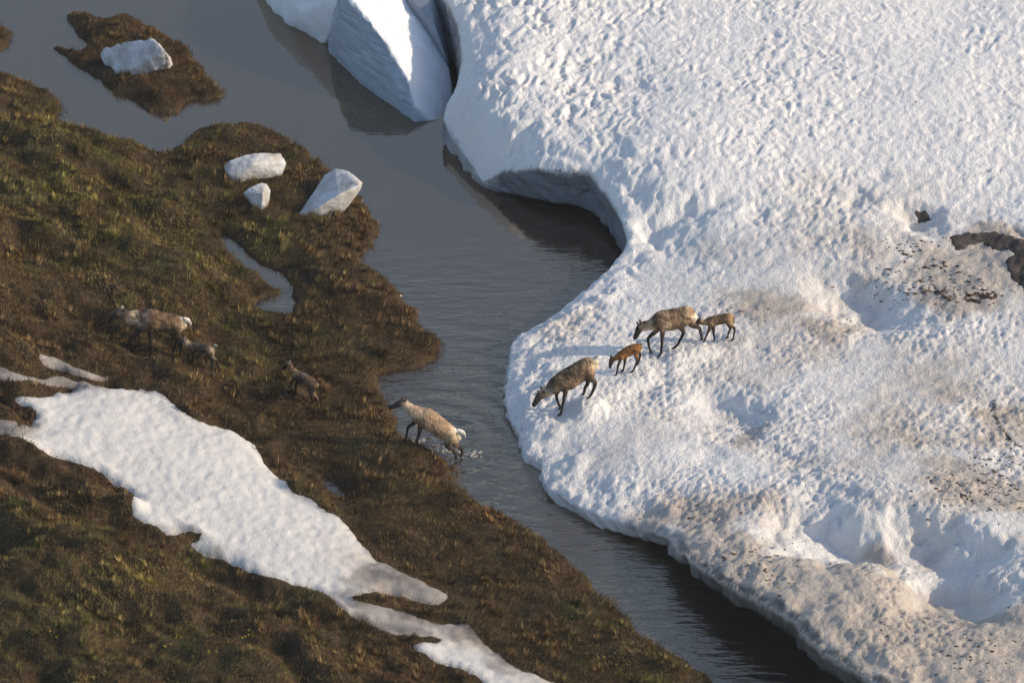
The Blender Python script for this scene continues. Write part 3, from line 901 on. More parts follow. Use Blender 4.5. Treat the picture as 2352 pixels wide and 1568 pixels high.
K2, K3, K4, K5, K6 = (1560, 740, 7.84), (1310, 860, 7.84), (950, 970, 8.254), (260, 740, 7.35), (680, 880, 9.225)
G_SN, G_TU = "caribou crossing the snow shelf", "caribou climbing the tundra bank"
SPECS = [
    dict(name="caribou", label="tan caribou cow with dark face walking left on snow, calf at her rump", group=G_SN, tone=1.2, crop=K2, foot=(700, 1190), footside=-0.11, ground=SnowZ, yaw=0.05, fat=0.74,
         torso=[(1345, 400, 95, CREAM), (1300, 385, 160, TAN2), (1210, 385, 190, TAN2), (1080, 425, 200, TAN), (950, 455, 205, TAN), (820, 475, 205, TAN2), (720, 485, 190, TAN), (620, 520, 140, DARKB), (520, 560, 105, NECKC), (420, 590, 88, NECKC), (350, 600, 70, TAN2)],
         head=[(395, 560, 62, NECKC), (330, 600, 72, FACE), (285, 670, 62, FACE), (245, 755, 48, FACE), (215, 815, 42, (0.03, 0.026, 0.025))],
         legs=[dict(side=-0.11, pts=[(760, 560, 85, TAN), (755, 690, 55, DARKB), (750, 830, 36, LEG), (745, 930, 30, LEG), (728, 1080, 24, LEG), (715, 1140, 27, LEG), (690, 1180, 26, LEG)]),
               dict(side=0.10, down=False, pts=[(680, 580, 80, TAN), (610, 700, 52, DARKB), (480, 820, 34, LEG), (475, 900, 29, LEG), (500, 1020, 24, LEG), (525, 1090, 28, LEG), (540, 1140, 24, LEG)]),
               dict(side=-0.10, pts=[(1200, 470, 120, TAN), (1120, 590, 75, DARKB), (1165, 700, 42, LEG), (1150, 760, 36, LEG), (1085, 890, 28, LEG), (1040, 965, 28, LEG), (985, 1010, 25, LEG)]),
               dict(side=0.10, pts=[(1290, 450, 110, TAN2), (1340, 560, 75, DARKB), (1440, 600, 46, LEG), (1485, 640, 36, LEG), (1510, 750, 28, LEG), (1525, 810, 28, LEG), (1535, 845, 25, LEG)])],
         tail=[(1330, 260, 35, TAN2), (1365, 330, 28, CREAM), (1372, 400, 16, CREAM)],
         ears=[(385, 540, 418, 478, 30, -0.05, DARKB), (360, 520, 345, 485, 24, 0.06, DARKB)],
         antlers=[[(335, 560, 20, -0.03), (320, 510, 22, -0.035), (312, 468, 20, -0.04)], [(305, 570, 18, 0.03), (272, 540, 18, 0.05), (252, 512, 17, 0.06)]],
         eye=(300, 625, 0.068)),
    dict(name="caribou_calf", label="slim brown calf nuzzling the rump of the cow, rearmost on the snow", group=G_SN, crop=K2, foot=(1545, 930), footside=-0.06, ground=SnowZ, yaw=0.0, fat=0.66, voxel=0.011,
         torso=[(2110, 440, 70, TAN), (2060, 430, 105, TAN), (1950, 445, 110, OLIVE), (1830, 470, 108, OLIVE), (1720, 490, 105, TAN), (1640, 505, 85, TAN), (1570, 515, 62, TAN2), (1500, 510, 52, TAN2)],
         head=[(1520, 490, 46, TAN2), (1480, 490, 50, DARKB), (1435, 535, 42, FACE), (1385, 585, 30, FACE), (1365, 608, 27, FACE)],
         legs=[dict(side=-0.06, pts=[(1700, 540, 55, TAN), (1680, 640, 38, DARKB), (1630, 740, 25, LEG), (1590, 830, 20, LEG), (1550, 920, 19, LEG), (1500, 980, 19, LEG)]),
               dict(side=0.06, pts=[(1745, 550, 50, TAN), (1750, 660, 32, DARKB), (1760, 760, 22, LEG), (1772, 840, 18, LEG), (1775, 890, 19, LEG)]),
               dict(side=-0.05, pts=[(2055, 480, 75, TAN), (2090, 570, 46, TAN), (2155, 620, 28, DARKB), (2165, 690, 22, LEG), (2150, 780, 19, LEG), (2135, 850, 19, LEG)]),
               dict(side=0.06, pts=[(2040, 500, 65, DARKB), (2060, 580, 40, DARKB), (2085, 635, 26, LEG), (2060, 690, 22, LEG), (2042, 750, 19, LEG), (2036, 810, 19, LEG)])],
         tail=[(2120, 420, 24, TAN), (2145, 490, 24, TAN), (2150, 530, 14, DARKB)],
         ears=[(1480, 450, 1500, 395, 22, -0.03, FACE), (1450, 470, 1425, 440, 17, 0.04, FACE)], eye=(1450, 515, 0.045)),
    dict(name="caribou", label="grey-brown caribou cow with head down at the edge of the snow shelf", group=G_SN, tone=1.2, crop=K3, foot=(705, 1390), footside=-0.11, ground=SnowZ, yaw=0.06, fat=0.76,
         torso=[(1380, 400, 100, CREAM), (1330, 410, 160, TAN2), (1240, 450, 190, TAN), (1120, 525, 195, OLIVE), (980, 610, 200, OLIVE), (850, 690, 205, OLIVE), (740, 740, 190, OLIVE), (620, 800, 150, OLIVE), (520, 880, 115, GREY), (430, 945, 98, NECKC), (360, 985, 75, NECKC)],
         head=[(400, 950, 70, OLIVE), (335, 985, 78, DARKB), (285, 1050, 66, FACE), (235, 1130, 52, FACE), (195, 1190, 46, (0.02, 0.02, 0.02))],
         legs=[dict(side=-0.11, pts=[(830, 790, 90, OLIVE), (815, 920, 56, DARKB), (790, 1050, 38, LEG), (765, 1150, 32, LEG), (738, 1290, 25, LEG), (722, 1350, 28, LEG), (695, 1385, 26, LEG)]),
               dict(side=0.10, pts=[(700, 830, 80, OLIVE), (650, 950, 45, DARKB), (635, 1020, 32, LEG), (660, 1120, 27, LEG), (700, 1220, 24, LEG), (712, 1262, 25, LEG)]),
               dict(side=-0.10, pts=[(1280, 520, 125, TAN), (1310, 660, 75, DARKB), (1395, 760, 44, LEG), (1385, 820, 36, LEG), (1335, 950, 28, LEG), (1300, 1010, 28, LEG), (1265, 1050, 25, LEG)]),
               dict(side=0.10, down=False, pts=[(1230, 560, 110, OLIVE), (1250, 690, 65, DARKB), (1250, 770, 42, LEG), (1200, 850, 34, LEG), (1180, 930, 30, LEG), (1165, 985, 25, LEG)])],
         tail=[(1370, 320, 50, CREAM), (1405, 275, 42, WHITE), (1450, 245, 38, WHITE), (1495, 255, 28, WHITE)],
         ears=[(350, 900, 322, 815, 32, 0.05, OLIVE), (385, 940, 350, 930, 24, -0.07, FACE)],
         antlers=[[(300, 960, 15, 0.0), (285, 930, 14, 0.0), (265, 915, 13, 0.0)]], eye=(290, 1020, 0.07)),
    dict(name="caribou_calf", label="reddish caribou calf between the two cows on the snow", group=G_SN, crop=K3, foot=(1800, 620), footside=-0.06, ground=SnowZ, yaw=0.05, fat=0.7, voxel=0.011, moult=0.35,
         torso=[(2270, 70, 60, RUST), (2225, 70, 92, RUST), (2140, 95, 104, RUST), (2040, 145, 106, RUST), (1940, 200, 98, RUST), (1870, 235, 78, RUST), (1800, 275, 56, RUST), (1745, 300, 46, RUST)],
         head=[(1760, 290, 44, DARKB), (1720, 310, 47, DARKB), (1705, 365, 40, FACE), (1692, 420, 30, FACE), (1685, 455, 27, FACE)],
         legs=[dict(side=-0.06, pts=[(1910, 240, 52, RUST), (1880, 320, 34, DARKB), (1845, 420, 24, LEG), (1830, 500, 19, LEG), (1820, 570, 20, LEG), (1795, 615, 19, LEG)]),
               dict(side=0.05, pts=[(1970, 230, 50, RUST), (1980, 320, 32, DARKB), (1968, 400, 22, LEG), (1955, 470, 18, LEG), (1945, 520, 19, LEG)]),
               dict(side=-0.05, pts=[(2190, 120, 70, RUST), (2195, 210, 44, RUST), (2225, 300, 28, DARKB), (2200, 380, 22, LEG), (2165, 470, 19, LEG), (2130, 535, 20, LEG)]),
               dict(side=0.06, down=False, pts=[(2230, 110, 62, RUST), (2255, 170, 36, DARKB), (2285, 195, 26, DARKB), (2270, 270, 22, LEG), (2245, 340, 20, LEG), (2225, 395, 20, LEG)])],
         tail=[(2260, 20, 24, RUST), (2300, 5, 20, DARKB), (2320, 10, 12, DARKB)],
         ears=[(1720, 275, 1690, 205, 24, 0.03, DARKB), (1745, 270, 1730, 235, 18, -0.04, DARKB)], eye=(1705, 335, 0.042)),
    dict(name="caribou", label="pale caribou cow climbing out of the stream onto the bank", group=G_TU, crop=K4, foot=(740, 1190), footside=-0.11, lift=0.2, ground=T_field, yaw=-0.10, fat=0.76, moult=0.35,
         torso=[(1590, 1010, 90, CREAM), (1540, 1010, 150, CREAM), (1450, 965, 172, CREAM), (1320, 870, 185, TAN2), (1190, 775, 195, TAN2), (1060, 690, 205, TAN2), (940, 610, 205, TAN2), (830, 560, 180, TAN2), (720, 490, 140, NECKC), (620, 420, 105, NECKC), (540, 350, 86, CREAM), (480, 320, 66, NECKC)],
         head=[(530, 310, 66, CREAM), (470, 300, 76, GREY), (390, 325, 64, FACE), (290, 370, 48, FACE), (205, 395, 44, (0.02, 0.02, 0.02))],
         legs=[dict(side=-0.11, pts=[(850, 700, 90, TAN), (830, 820, 55, DARKB), (810, 930, 38, LEG), (785, 1010, 30, LEG), (760, 1100, 25, LEG), (735, 1185, 27, LEG)]),
               dict(side=0.10, pts=[(760, 640, 85, DARKB), (690, 730, 48, LEG), (595, 790, 36, LEG), (560, 890, 28, LEG), (540, 1010, 25, LEG), (505, 1130, 27, LEG)]),
               dict(side=-0.10, pts=[(1470, 1020, 120, TAN2), (1400, 1150, 75, DARKB), (1440, 1240, 44, LEG), (1520, 1290, 36, LEG), (1560, 1360, 28, LEG), (1580, 1450, 26, LEG)], down=False),
               dict(side=0.09, pts=[(1540, 1040, 100, TAN2), (1560, 1170, 60, TAN), (1640, 1225, 40, LEG), (1690, 1260, 34, LEG), (1685, 1340, 28, LEG), (1680, 1440, 26, LEG)], down=False)],
         tail=[(1590, 880, 46, WHITE), (1680, 895, 44, WHITE), (1740, 950, 34, WHITE), (1762, 1005, 18, WHITE)],
         ears=[(500, 270, 560, 215, 28, -0.05, GREY), (470, 260, 500, 190, 24, 0.05, GREY)],
         antlers=[[(455, 265, 15, -0.03), (462, 220, 15, -0.05), (485, 195, 16, -0.06)], [(450, 260, 15, 0.03), (440, 225, 14, 0.05), (450, 200, 14, 0.06)]], eye=(370, 305, 0.07)),
    dict(name="caribou", label="brown caribou cow with white tail walking left high on the tundra bank", group=G_TU, tone=0.68, crop=K5, foot=(870, 1090), footside=-0.11, ground=T_field, yaw=0.05, fat=0.76,
         torso=[(1440, 540, 90, CREAM), (1390, 530, 150, TAN2), (1290, 520, 175, TAN), (1160, 490, 180, OLIVE), (1030, 470, 185, OLIVE), (900, 445, 200, TAN), (800, 435, 200, GREY), (690, 420, 175, GREY), (580, 400, 140, NECKC), (470, 380, 120, NECKC), (370, 345, 95, GREY), (310, 310, 72, GREY)],
         head=[(370, 300, 70, GREY), (300, 285, 72, GREY), (230, 335, 62, FACE), (160, 410, 48, FACE), (110, 460, 42, LEG)],
         legs=[dict(side=-0.11, pts=[(850, 560, 90, OLIVE), (845, 690, 55, DARKB), (860, 820, 38, LEG), (872, 900, 30, LEG), (882, 1010, 24, LEG), (865, 1090, 26, LEG)]),
               dict(side=0.10, pts=[(720, 540, 85, GREY), (640, 660, 50, DARKB), (540, 740, 34, LEG), (490, 800, 29, LEG), (440, 890, 24, LEG), (400, 970, 26, LEG)]),
               dict(side=-0.10, pts=[(1340, 590, 120, TAN), (1330, 720, 75, DARKB), (1425, 830, 44, LEG), (1430, 900, 34, LEG), (1415, 1030, 27, LEG), (1400, 1130, 26, LEG)]),
               dict(side=0.10, pts=[(1290, 600, 100, DARKB), (1270, 720, 60, DARKB), (1340, 800, 40, LEG), (1330, 880, 32, LEG), (1290, 980, 27, LEG), (1260, 1060, 26, LEG)])],
         tail=[(1460, 420, 46, WHITE), (1530, 440, 46, WHITE), (1572, 490, 34, WHITE), (1590, 540, 18, WHITE)],
         ears=[(330, 240, 336, 165, 28, 0.04, CREAM), (370, 270, 385, 235, 24, -0.07, GREY)],
         antlers=[[(275, 240, 14, 0.0), (255, 215, 14, 0.0), (240, 200, 13, 0.0)]], eye=(240, 310, 0.068)),
    dict(name="caribou_calf", label="small calf with cream rump following close behind the cow on the bank", group=G_TU, tone=0.45, crop=K5, foot=(2150, 1390), footside=-0.05, ground=T_field, yaw=-0.10, fat=0.7, voxel=0.011,
         torso=[(1990, 1000, 62, CREAM), (1940, 985, 92, TAN2), (1850, 965, 96, GREY), (1740, 945, 98, GREY), (1640, 920, 92, GREY), (1570, 890, 74, TAN2), (1520, 850, 58, CREAM), (1480, 825, 50, CREAM)],
         head=[(1510, 805, 48, CREAM), (1475, 815, 48, TAN2), (1430, 850, 38, TAN), (1395, 885, 28, FACE), (1380, 900, 25, FACE)],
         legs=[dict(side=-0.05, pts=[(1960, 1040, 70, TAN2), (1990, 1130, 44, CREAM), (2060, 1180, 27, DARKB), (2090, 1250, 22, DARKB), (2120, 1330, 19, LEG), (2145, 1390, 20, LEG)]),
               dict(side=0.05, pts=[(1930, 1020, 60, GREY), (1930, 1110, 38, TAN), (1980, 1170, 25, DARKB), (1990, 1240, 20, LEG), (1985, 1310, 19, LEG)]),
               dict(side=-0.05, pts=[(1610, 960, 55, GREY), (1590, 1040, 36, DARKB), (1560, 1110, 23, LEG), (1545, 1190, 19, LEG), (1535, 1260, 19, LEG)]),
               dict(side=0.05, pts=[(1640, 960, 50, GREY), (1640, 1040, 32, DARKB), (1630, 1110, 22, LEG), (1620, 1200, 19, LEG)])],
         tail=[(2000, 940, 26, CREAM), (2050, 905, 26, WHITE), (2072, 940, 16, CREAM)],
         ears=[(1490, 775, 1505, 735, 20, 0.03, CREAM), (1520, 785, 1545, 755, 20, -0.04, TAN2)], eye=(1440, 825, 0.042)),
    dict(name="caribou_calf", label="dark calf scrambling uphill on the bank, ahead of the pale cow", group=G_TU, tone=0.45, crop=K6, foot=(1085, 1370), footside=-0.06, ground=T_field, yaw=-0.35, fat=0.75, voxel=0.011,
         torso=[(1000, 770, 90, TAN2), (940, 740, 125, TAN), (840, 680, 140, OLIVE), (720, 610, 142, GREY), (610, 545, 130, GREY), (530, 480, 95, TAN2), (460, 400, 70, TAN2), (400, 330, 58, TAN2)],
         head=[(420, 300, 56, TAN2), (375, 290, 56, OLIVE), (310, 330, 44, FACE), (260, 370, 33, FACE), (245, 385, 30, FACE)],
         legs=[dict(side=-0.06, pts=[(960, 780, 90, TAN2), (955, 880, 55, TAN2), (990, 990, 34, TAN2), (1045, 1090, 28, TAN), (1075, 1240, 24, TAN), (1082, 1365, 24, DARKB)]),
               dict(side=0.08, pts=[(900, 760, 80, DARKB), (880, 860, 48, DARKB), (900, 960, 30, LEG), (930, 1080, 25, LEG), (930, 1200, 24, LEG)]),
               dict(side=-0.06, pts=[(620, 600, 70, GREY), (570, 700, 42, DARKB), (545, 800, 28, LEG), (540, 900, 24, LEG), (535, 990, 24, LEG)]),
               dict(side=0.06, pts=[(570, 560, 60, GREY), (490, 640, 38, DARKB), (440, 700, 26, LEG), (430, 790, 22, LEG)])],
         tail=[(1010, 690, 30, TAN2), (1050, 760, 30, CREAM), (1055, 810, 18, CREAM)],
         ears=[(400, 240, 412, 180, 26, -0.04, CREAM), (350, 250, 325, 212, 24, 0.05, CREAM)], eye=(325, 300, 0.045)),
]
for s in SPECS:
    caribou(s)

# the ground gives way, or rises, to meet each planted hoof
for field, want in ((SnowZ, "snow"), (T_field, "tundra")):
    X, Y = np.meshgrid(field.xs, field.ys)
    num = np.zeros_like(X)
    den = np.full_like(X, 0.25)
    for spec, hooves in ANIMALS:
        if spec["ground"] is not field:
            continue
        for p, down in hooves:
            if not down:
                continue
            h0 = float(field(p[0], p[1]))
            dz = float(np.clip(p[2] - 0.015 - h0, -0.45, 0.45))
            print("HOOF", spec["label"][:28], "ground %.2f hoof %.2f" % (h0, p[2]))
            g = np.exp(-((X - p[0]) ** 2 + (Y - p[1]) ** 2) / 0.30 ** 2)
            num += g * dz
            den += g
    corr = num / den
    if want == "snow":
        sz = np.where(inm, sz + corr, sz)
        field.v = np.where(inm, sz, -0.3)
    else:
        TZ = TZ + np.where(land > 0.0, corr, 0)
        field.v = TZ

# ------------------------------------------------------------------ the setting
# water, and the land far around it
def sheet(name, x0, x1, y0, y1, z, mat, label):
    o = mesh_np(name, np.array([[x0, y0, z], [x1, y0, z], [x1, y1, z], [x0, y1, z]]), np.array([[0, 1, 2, 3]]), mat, False)
    return tag(o, label, kind="structure")


sheet("ground", -700, 700, -700, 700, -1.2, M_PEAT, "brown tundra plain reaching out around the stream")
sheet("water", -60, 60, -60, 60, 0.0, M_WATER, "grey meltwater stream and pool between snow and bank")

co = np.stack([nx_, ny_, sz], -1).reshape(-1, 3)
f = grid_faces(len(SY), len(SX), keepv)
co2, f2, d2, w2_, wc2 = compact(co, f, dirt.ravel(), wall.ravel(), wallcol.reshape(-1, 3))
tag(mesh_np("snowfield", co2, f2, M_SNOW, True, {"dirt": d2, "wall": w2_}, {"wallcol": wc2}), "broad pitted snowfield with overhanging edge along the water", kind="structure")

keepT = (land > -0.7)
co = np.stack([gx, gy, TZ], -1).reshape(-1, 3)
f = grid_faces(len(TY), len(TX), keepT)
co2, f2 = compact(co, f)
tag(mesh_np("tundra_bank", co2, f2, M_PEAT), "brown hummocky tundra bank and islets", kind="structure")

# old snow on the slope
th = np.where(sdS > 0, 0.06 * (1 - np.exp(-sdS / 0.12)) + 0.06 * np.clip(sdS, 0, 1.6), sdS * 0.5)
TZb = TZ
pz = TZb + th + np.where(sdS > 0, np.clip(sdS / 0.3, 0, 1) * (0.012 * fbm(gx * 1.3, gy * 1.1, 2, 161) + 0.020 * fbm(gx * 4.5, gy * 3.5, 2, 171) - 0.022 * smooth(fbm(gx * 0.8, gy * 0.8, 2, 177), -0.2, 0.5) * smooth(0.5 - worley(gx * 3.0 + 0.3 * perlin(gx * 2, gy * 2, 2), gy * 2.2, 173)[0], 0.0, 0.45)), 0)
pz = np.where(sdS > 0.03, np.maximum(pz, TZ + 0.012), pz)
PDIRT = [(820, 1290, .9, .55), (930, 1335, .9, .75), (860, 1330, .8, .75), (950, 1420, .9, .8), (1080, 1470, .8, .85), (1250, 1560, .9, .6), (160, 845, .9, .8), (0, 960, .8, .7), (760, 1250, .8, .3), (480, 975, .9, .18), (300, 900, 1.2, .25), (20, 860, .6, .6), (1180, 1550, .6, .5)]
pd = np.zeros_like(gx)
for x, y, r, a in PDIRT:
    c = hit(x, y, T_field)
    pd = np.maximum(pd, a * np.exp(-(((gx - c[0]) / r) ** 2 + ((gy - c[1]) / r) ** 2)))
pd = np.clip(pd + 0.05 * fbm(gx, gy, 2, 181) + 0.5 * np.exp(-np.clip(sdS, 0, 9) / 0.05) * (sdS > -0.1) * 0.5, 0, 1)
co = np.stack([gx, gy, pz], -1).reshape(-1, 3)
f = grid_faces(len(TY), len(TX), sdS > -0.22)
co2, f2, d2, g2, gc2 = compact(co, f, pd.ravel(), pg.ravel(), pgc.reshape(-1, 3))
tag(mesh_np("snow_patch", co2, f2, M_SNOW2, True, {"dirt": d2, "wall": g2}, {"wallcol": gc2}), "tapering patch of old snow on the near tundra slope", kind="structure")

# bare wet ground melted out at the right edge
SOIL = [(2178, 548), (2220, 534), (2275, 533), (2320, 542), (2370, 545), (2450, 560), (2450, 690), (2360, 668), (2318, 630), (2305, 600), (2325, 578), (2290, 568), (2240, 566), (2195, 574)]
w_soil = catmull([hit(x, y, SnowZ, 1.5)[:2] for x, y in SOIL], 3)
x0, y0 = w_soil.min(0) - 0.4
x1, y1 = w_soil.max(0) + 0.4
bxs, bys = np.arange(x0, x1, 0.05), np.arange(y0, y1, 0.06)
bx, by = np.meshgrid(bxs, bys)
sb = poly_sd(bx + 0.1 * fbm(bx * 2, by * 2, 3, 191), by + 0.15 * fbm(bx * 2, by * 2, 3, 195), w_soil)
bz = SnowZ(bx, by) + np.where(sb > 0, 0.025 * (1 - np.exp(-sb / 0.1)) + 0.05 * np.abs(fbm(bx * 2.4, by * 2.4, 4, 198)), sb * 0.8)
f = grid_faces(len(bys), len(bxs), sb > -0.15)
co2, f2 = compact(np.stack([bx, by, bz], -1).reshape(-1, 3), f)
tag(mesh_np("bare_soil", co2, f2, M_SOIL), "dark bare soil melting out of the snow at the right edge", kind="structure")
SOIL2 = [(2330, -6), (2352, 0), (2380, 6), (2420, -20), (2400, -50), (2340, -40)]
w_soil = catmull([hit(x, y, SnowZ, 2.2)[:2] for x, y in SOIL2], 3)
x0, y0 = w_soil.min(0) - 0.4
x1, y1 = w_soil.max(0) + 0.4
bxs, bys = np.arange(x0, x1, 0.06), np.arange(y0, y1, 0.06)
bx, by = np.meshgrid(bxs, bys)
sb = poly_sd(bx, by, w_soil)
bz = SnowZ(bx, by) + np.where(sb > 0, 0.08 * (1 - np.exp(-sb / 0.1)), sb * 0.8)
f = grid_faces(len(bys), len(bxs), sb > -0.15)
co2, f2 = compact(np.stack([bx, by, bz], -1).reshape(-1, 3), f)
tag(mesh_np("bare_soil", co2, f2, M_SOIL), "speck of dark soil in the snow at the upper right corner", kind="structure")

w_soil = catmull([hit(x, y, SnowZ, 1.5)[:2] for x, y in [(2092, 492), (2110, 484), (2135, 488), (2145, 502), (2120, 512), (2098, 508)]], 3)
x0, y0 = w_soil.min(0) - 0.4
x1, y1 = w_soil.max(0) + 0.4
bxs, bys = np.arange(x0, x1, 0.05), np.arange(y0, y1, 0.06)
bx, by = np.meshgrid(bxs, bys)
sb = poly_sd(bx + 0.1 * fbm(bx * 2, by * 2, 3, 192), by + 0.15 * fbm(bx * 2, by * 2, 3, 196), w_soil)
bz = SnowZ(bx, by) + np.where(sb > 0, 0.05 * (1 - np.exp(-sb / 0.1)), sb * 0.8)
f = grid_faces(len(bys), len(bxs), sb > -0.15)
co2, f2 = compact(np.stack([bx, by, bz], -1).reshape(-1, 3), f)
tag(mesh_np("bare_soil", co2, f2, M_SOIL), "small dark spot of soil in a snow pit left of the bare strip", kind="structure")

# thin haze of the low evening air
def haze_box():
    bm = bmesh.new()
    bmesh.ops.create_cube(bm, size=1.0)
    for v in bm.verts:
        v.co = Vector((v.co.x * 1440, v.co.y * 1440, 27.4 + v.co.z * 59.2))
    me = bpy.data.meshes.new("haze")
    bm.to_mesh(me)
    bm.free()
    m = bpy.data.materials.new("thin_haze")
    m.use_nodes = True
    t = m.node_tree
    t.nodes.remove(t.nodes["Principled BSDF"])
    v = t.nodes.new("ShaderNodeVolumePrincipled")
    v.inputs["Color"].default_value = (0.86, 0.88, 0.92, 1)
    v.inputs["Density"].default_value = 0.00014
    t.links.new(v.outputs[0], t.nodes["Material Output"].inputs["Volume"])
    me.materials.append(m)
    o = bpy.data.objects.new("haze", me)
    col.objects.link(o)
    tag(o, "thin pale haze in the air over the stream", "haze", kind="stuff")


haze_box()

# ------------------------------------------------------------------ blocks of ice and snow
def hull_block(name, pts, mat, label, cat, group=None, cuts=4, rough=0.05, soft=2, scale=2.2, seed=0, side_shade=0.0):
    """a block whose corners were surveyed; corners are world points"""
    base = np.mean(pts, 0)
    base[2] = min(p[2] for p in pts)
    bm = bmesh.new()
    for p in pts:
        bm.verts.new(Vector(p - base))
    r = bmesh.ops.convex_hull(bm, input=bm.verts)
    bmesh.ops.delete(bm, geom=[v for v in r["geom_interior"] if isinstance(v, bmesh.types.BMVert)], context='VERTS')
    bmesh.ops.dissolve_limit(bm, angle_limit=R(3), verts=bm.verts, edges=bm.edges)
    bmesh.ops.triangulate(bm, faces=bm.faces)
    size = max(np.ptp(np.array(pts), 0))
    goal = size / (2 ** cuts * 1.6)
    for _ in range(9):
        long = [e for e in bm.edges if e.calc_length() > goal * 1.6]
        if not long or len(bm.verts) > 14000:
            break
        bmesh.ops.subdivide_edges(bm, edges=long, cuts=1)
        bmesh.ops.triangulate(bm, faces=bm.faces)
    for _ in range(soft):
        bmesh.ops.smooth_vert(bm, verts=bm.verts, factor=0.5, use_axis_x=True, use_axis_y=True, use_axis_z=True)
    bm.normal_update()
    co = np.array([v.co for v in bm.verts])
    no = np.array([v.normal for v in bm.verts])
    dsp = rough * (fbm(co[:, 0] * scale + co[:, 2] * 1.3 + seed, co[:, 1] * scale - co[:, 2] * 1.1, 4, 200 + seed) + 0.5 * fbm(co[:, 0] * scale * 3, co[:, 2] * scale * 3 + co[:, 1] * 4, 2, 230 + seed))
    for v, d, n in zip(bm.verts, dsp, no):
        v.co += Vector(n) * float(d)
    for e in bm.edges:
        if len(e.link_faces) == 2 and e.calc_face_angle(0.0) > R(24):
            e.smooth = False
    me = bpy.data.meshes.new(name)
    bm.to_mesh(me)
    bm.free()
    me.polygons.foreach_set("use_smooth", np.ones(len(me.polygons), bool))
    me.materials.append(mat)
    if side_shade:
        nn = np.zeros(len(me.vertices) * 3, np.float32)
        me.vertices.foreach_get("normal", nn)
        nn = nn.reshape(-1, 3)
        shade = smooth(nn @ np.array([-0.72, -0.60, -0.05]), 0.10, 0.42) * side_shade  # faces turned from the sun: blue-grey ice tone with their shade painted in
        me.attributes.new("wall", 'FLOAT', 'POINT').data.foreach_set("value", shade.astype(np.float32))
        wcl = np.ones((len(shade), 4), np.float32)
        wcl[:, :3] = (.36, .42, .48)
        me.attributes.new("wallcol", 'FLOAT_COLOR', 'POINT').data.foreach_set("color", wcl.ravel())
    o = bpy.data.objects.new(name, me)
    o.location = base
    col.objects.link(o)
    return tag(o, label, cat, group)


def pt(x, y, h):
    return at(x, y, h)


# the great slab fallen from the snow cliff
slab = [pt(*p) for p in [(752, 122, -.1), (830, 203, -.1), (900, 250, -.1), (952, 290, -.1), (1010, 286, -.1), (762, 60, 1.0),
                         (797, 0, 2.02), (812, 0, 2.05), (882, 92, 1.5), (930, 172, .95), (950, 250, .3), (925, 0, 1.45), (880, -60, 1.9), (988, 82, 1.0), (1030, 150, .55), (1040, 205, .25), (1026, 262, .0), (790, -60, 2.3), (800, -170, 2.3), (860, -170, 2.2), (780, -100, -.1), (900, -160, -.1), (1045, 240, -.1)]]
hull_block("ice_block", slab, M_ICE, "huge tilted slab of snow fallen from the cliff into the water", "ice block", cuts=6, rough=0.04, soft=2, scale=2.6, seed=1, side_shade=1.0)
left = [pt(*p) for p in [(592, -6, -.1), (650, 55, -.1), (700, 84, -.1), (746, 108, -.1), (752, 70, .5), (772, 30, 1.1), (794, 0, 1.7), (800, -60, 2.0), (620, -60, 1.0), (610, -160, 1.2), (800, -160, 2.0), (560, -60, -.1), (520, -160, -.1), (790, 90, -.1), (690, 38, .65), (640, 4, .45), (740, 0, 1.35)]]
hull_block("ice_block", left, M_ICE, "rounded blue shaded shoulder of snow left of the great slab", "ice block", cuts=5, rough=0.07, soft=2, scale=1.8, seed=2, side_shade=0.12)
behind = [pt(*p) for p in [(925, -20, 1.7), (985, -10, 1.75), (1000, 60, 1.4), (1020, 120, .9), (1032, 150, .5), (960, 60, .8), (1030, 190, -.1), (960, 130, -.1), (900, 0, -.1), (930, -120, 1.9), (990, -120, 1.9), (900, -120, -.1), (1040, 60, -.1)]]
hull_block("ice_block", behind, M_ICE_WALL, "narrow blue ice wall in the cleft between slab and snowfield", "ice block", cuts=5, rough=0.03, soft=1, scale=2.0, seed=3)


def chunk(pts, label, seed, g, **kw):
    z = {}
    P3 = []
    for x, y, h in pts:
        base = float(T_field(*at(x, y, g + h)[:2]))
        P3.append(at(x, y, g + h))
    return hull_block("snow_chunk", P3, M_CHUNK, label, "snow chunk", "stranded chunks of snow on the islets", seed=seed, **kw)


def ground_at(x, y):
    return float(hit(x, y, T_field)[2])


G = "stranded chunks of snow on the islets"
gA = ground_at(320, 168)
chunk([(231, 126, .1), (240, 150, -.05), (268, 173, -.1), (312, 179, -.1), (234, 112, .3), (268, 101, .52), (312, 96, .75), (350, 90, .95), (382, 116, .9), (393, 142, .5), (388, 158, .1), (345, 172, -.1), (340, 138, .55), (395, 150, -.1)],
      "pitted grey-blue boulder of snow alone on the upper islet", 11, gA, cuts=5, rough=0.045, soft=4, scale=2.6)
gB = ground_at(585, 412)
chunk([(512, 380, .3), (518, 408, 0), (540, 424, -.1), (600, 416, -.1), (650, 404, -.1), (660, 375, .25), (646, 352, .5), (600, 350, .6), (555, 357, .55), (525, 370, .45), (525, 402, .2), (580, 378, .5), (545, 420, 0), (645, 400, 0.02)],
      "long low slab of snow, largest by the small one on the islet", 12, gB, cuts=5, rough=0.016, soft=4, scale=2.2)
gC = ground_at(598, 484)
chunk([(558, 442, .3), (570, 465, .05), (600, 490, -.08), (610, 488, -.08), (620, 458, .1), (622, 436, .3), (612, 421, .45), (600, 419, .48), (575, 430, .42), (603, 445, .4), (560, 455, .0)],
      "small pointed chunk of snow below the long slab", 13, gC, cuts=5, rough=0.009, soft=5, scale=3.0)
gD = ground_at(740, 492)
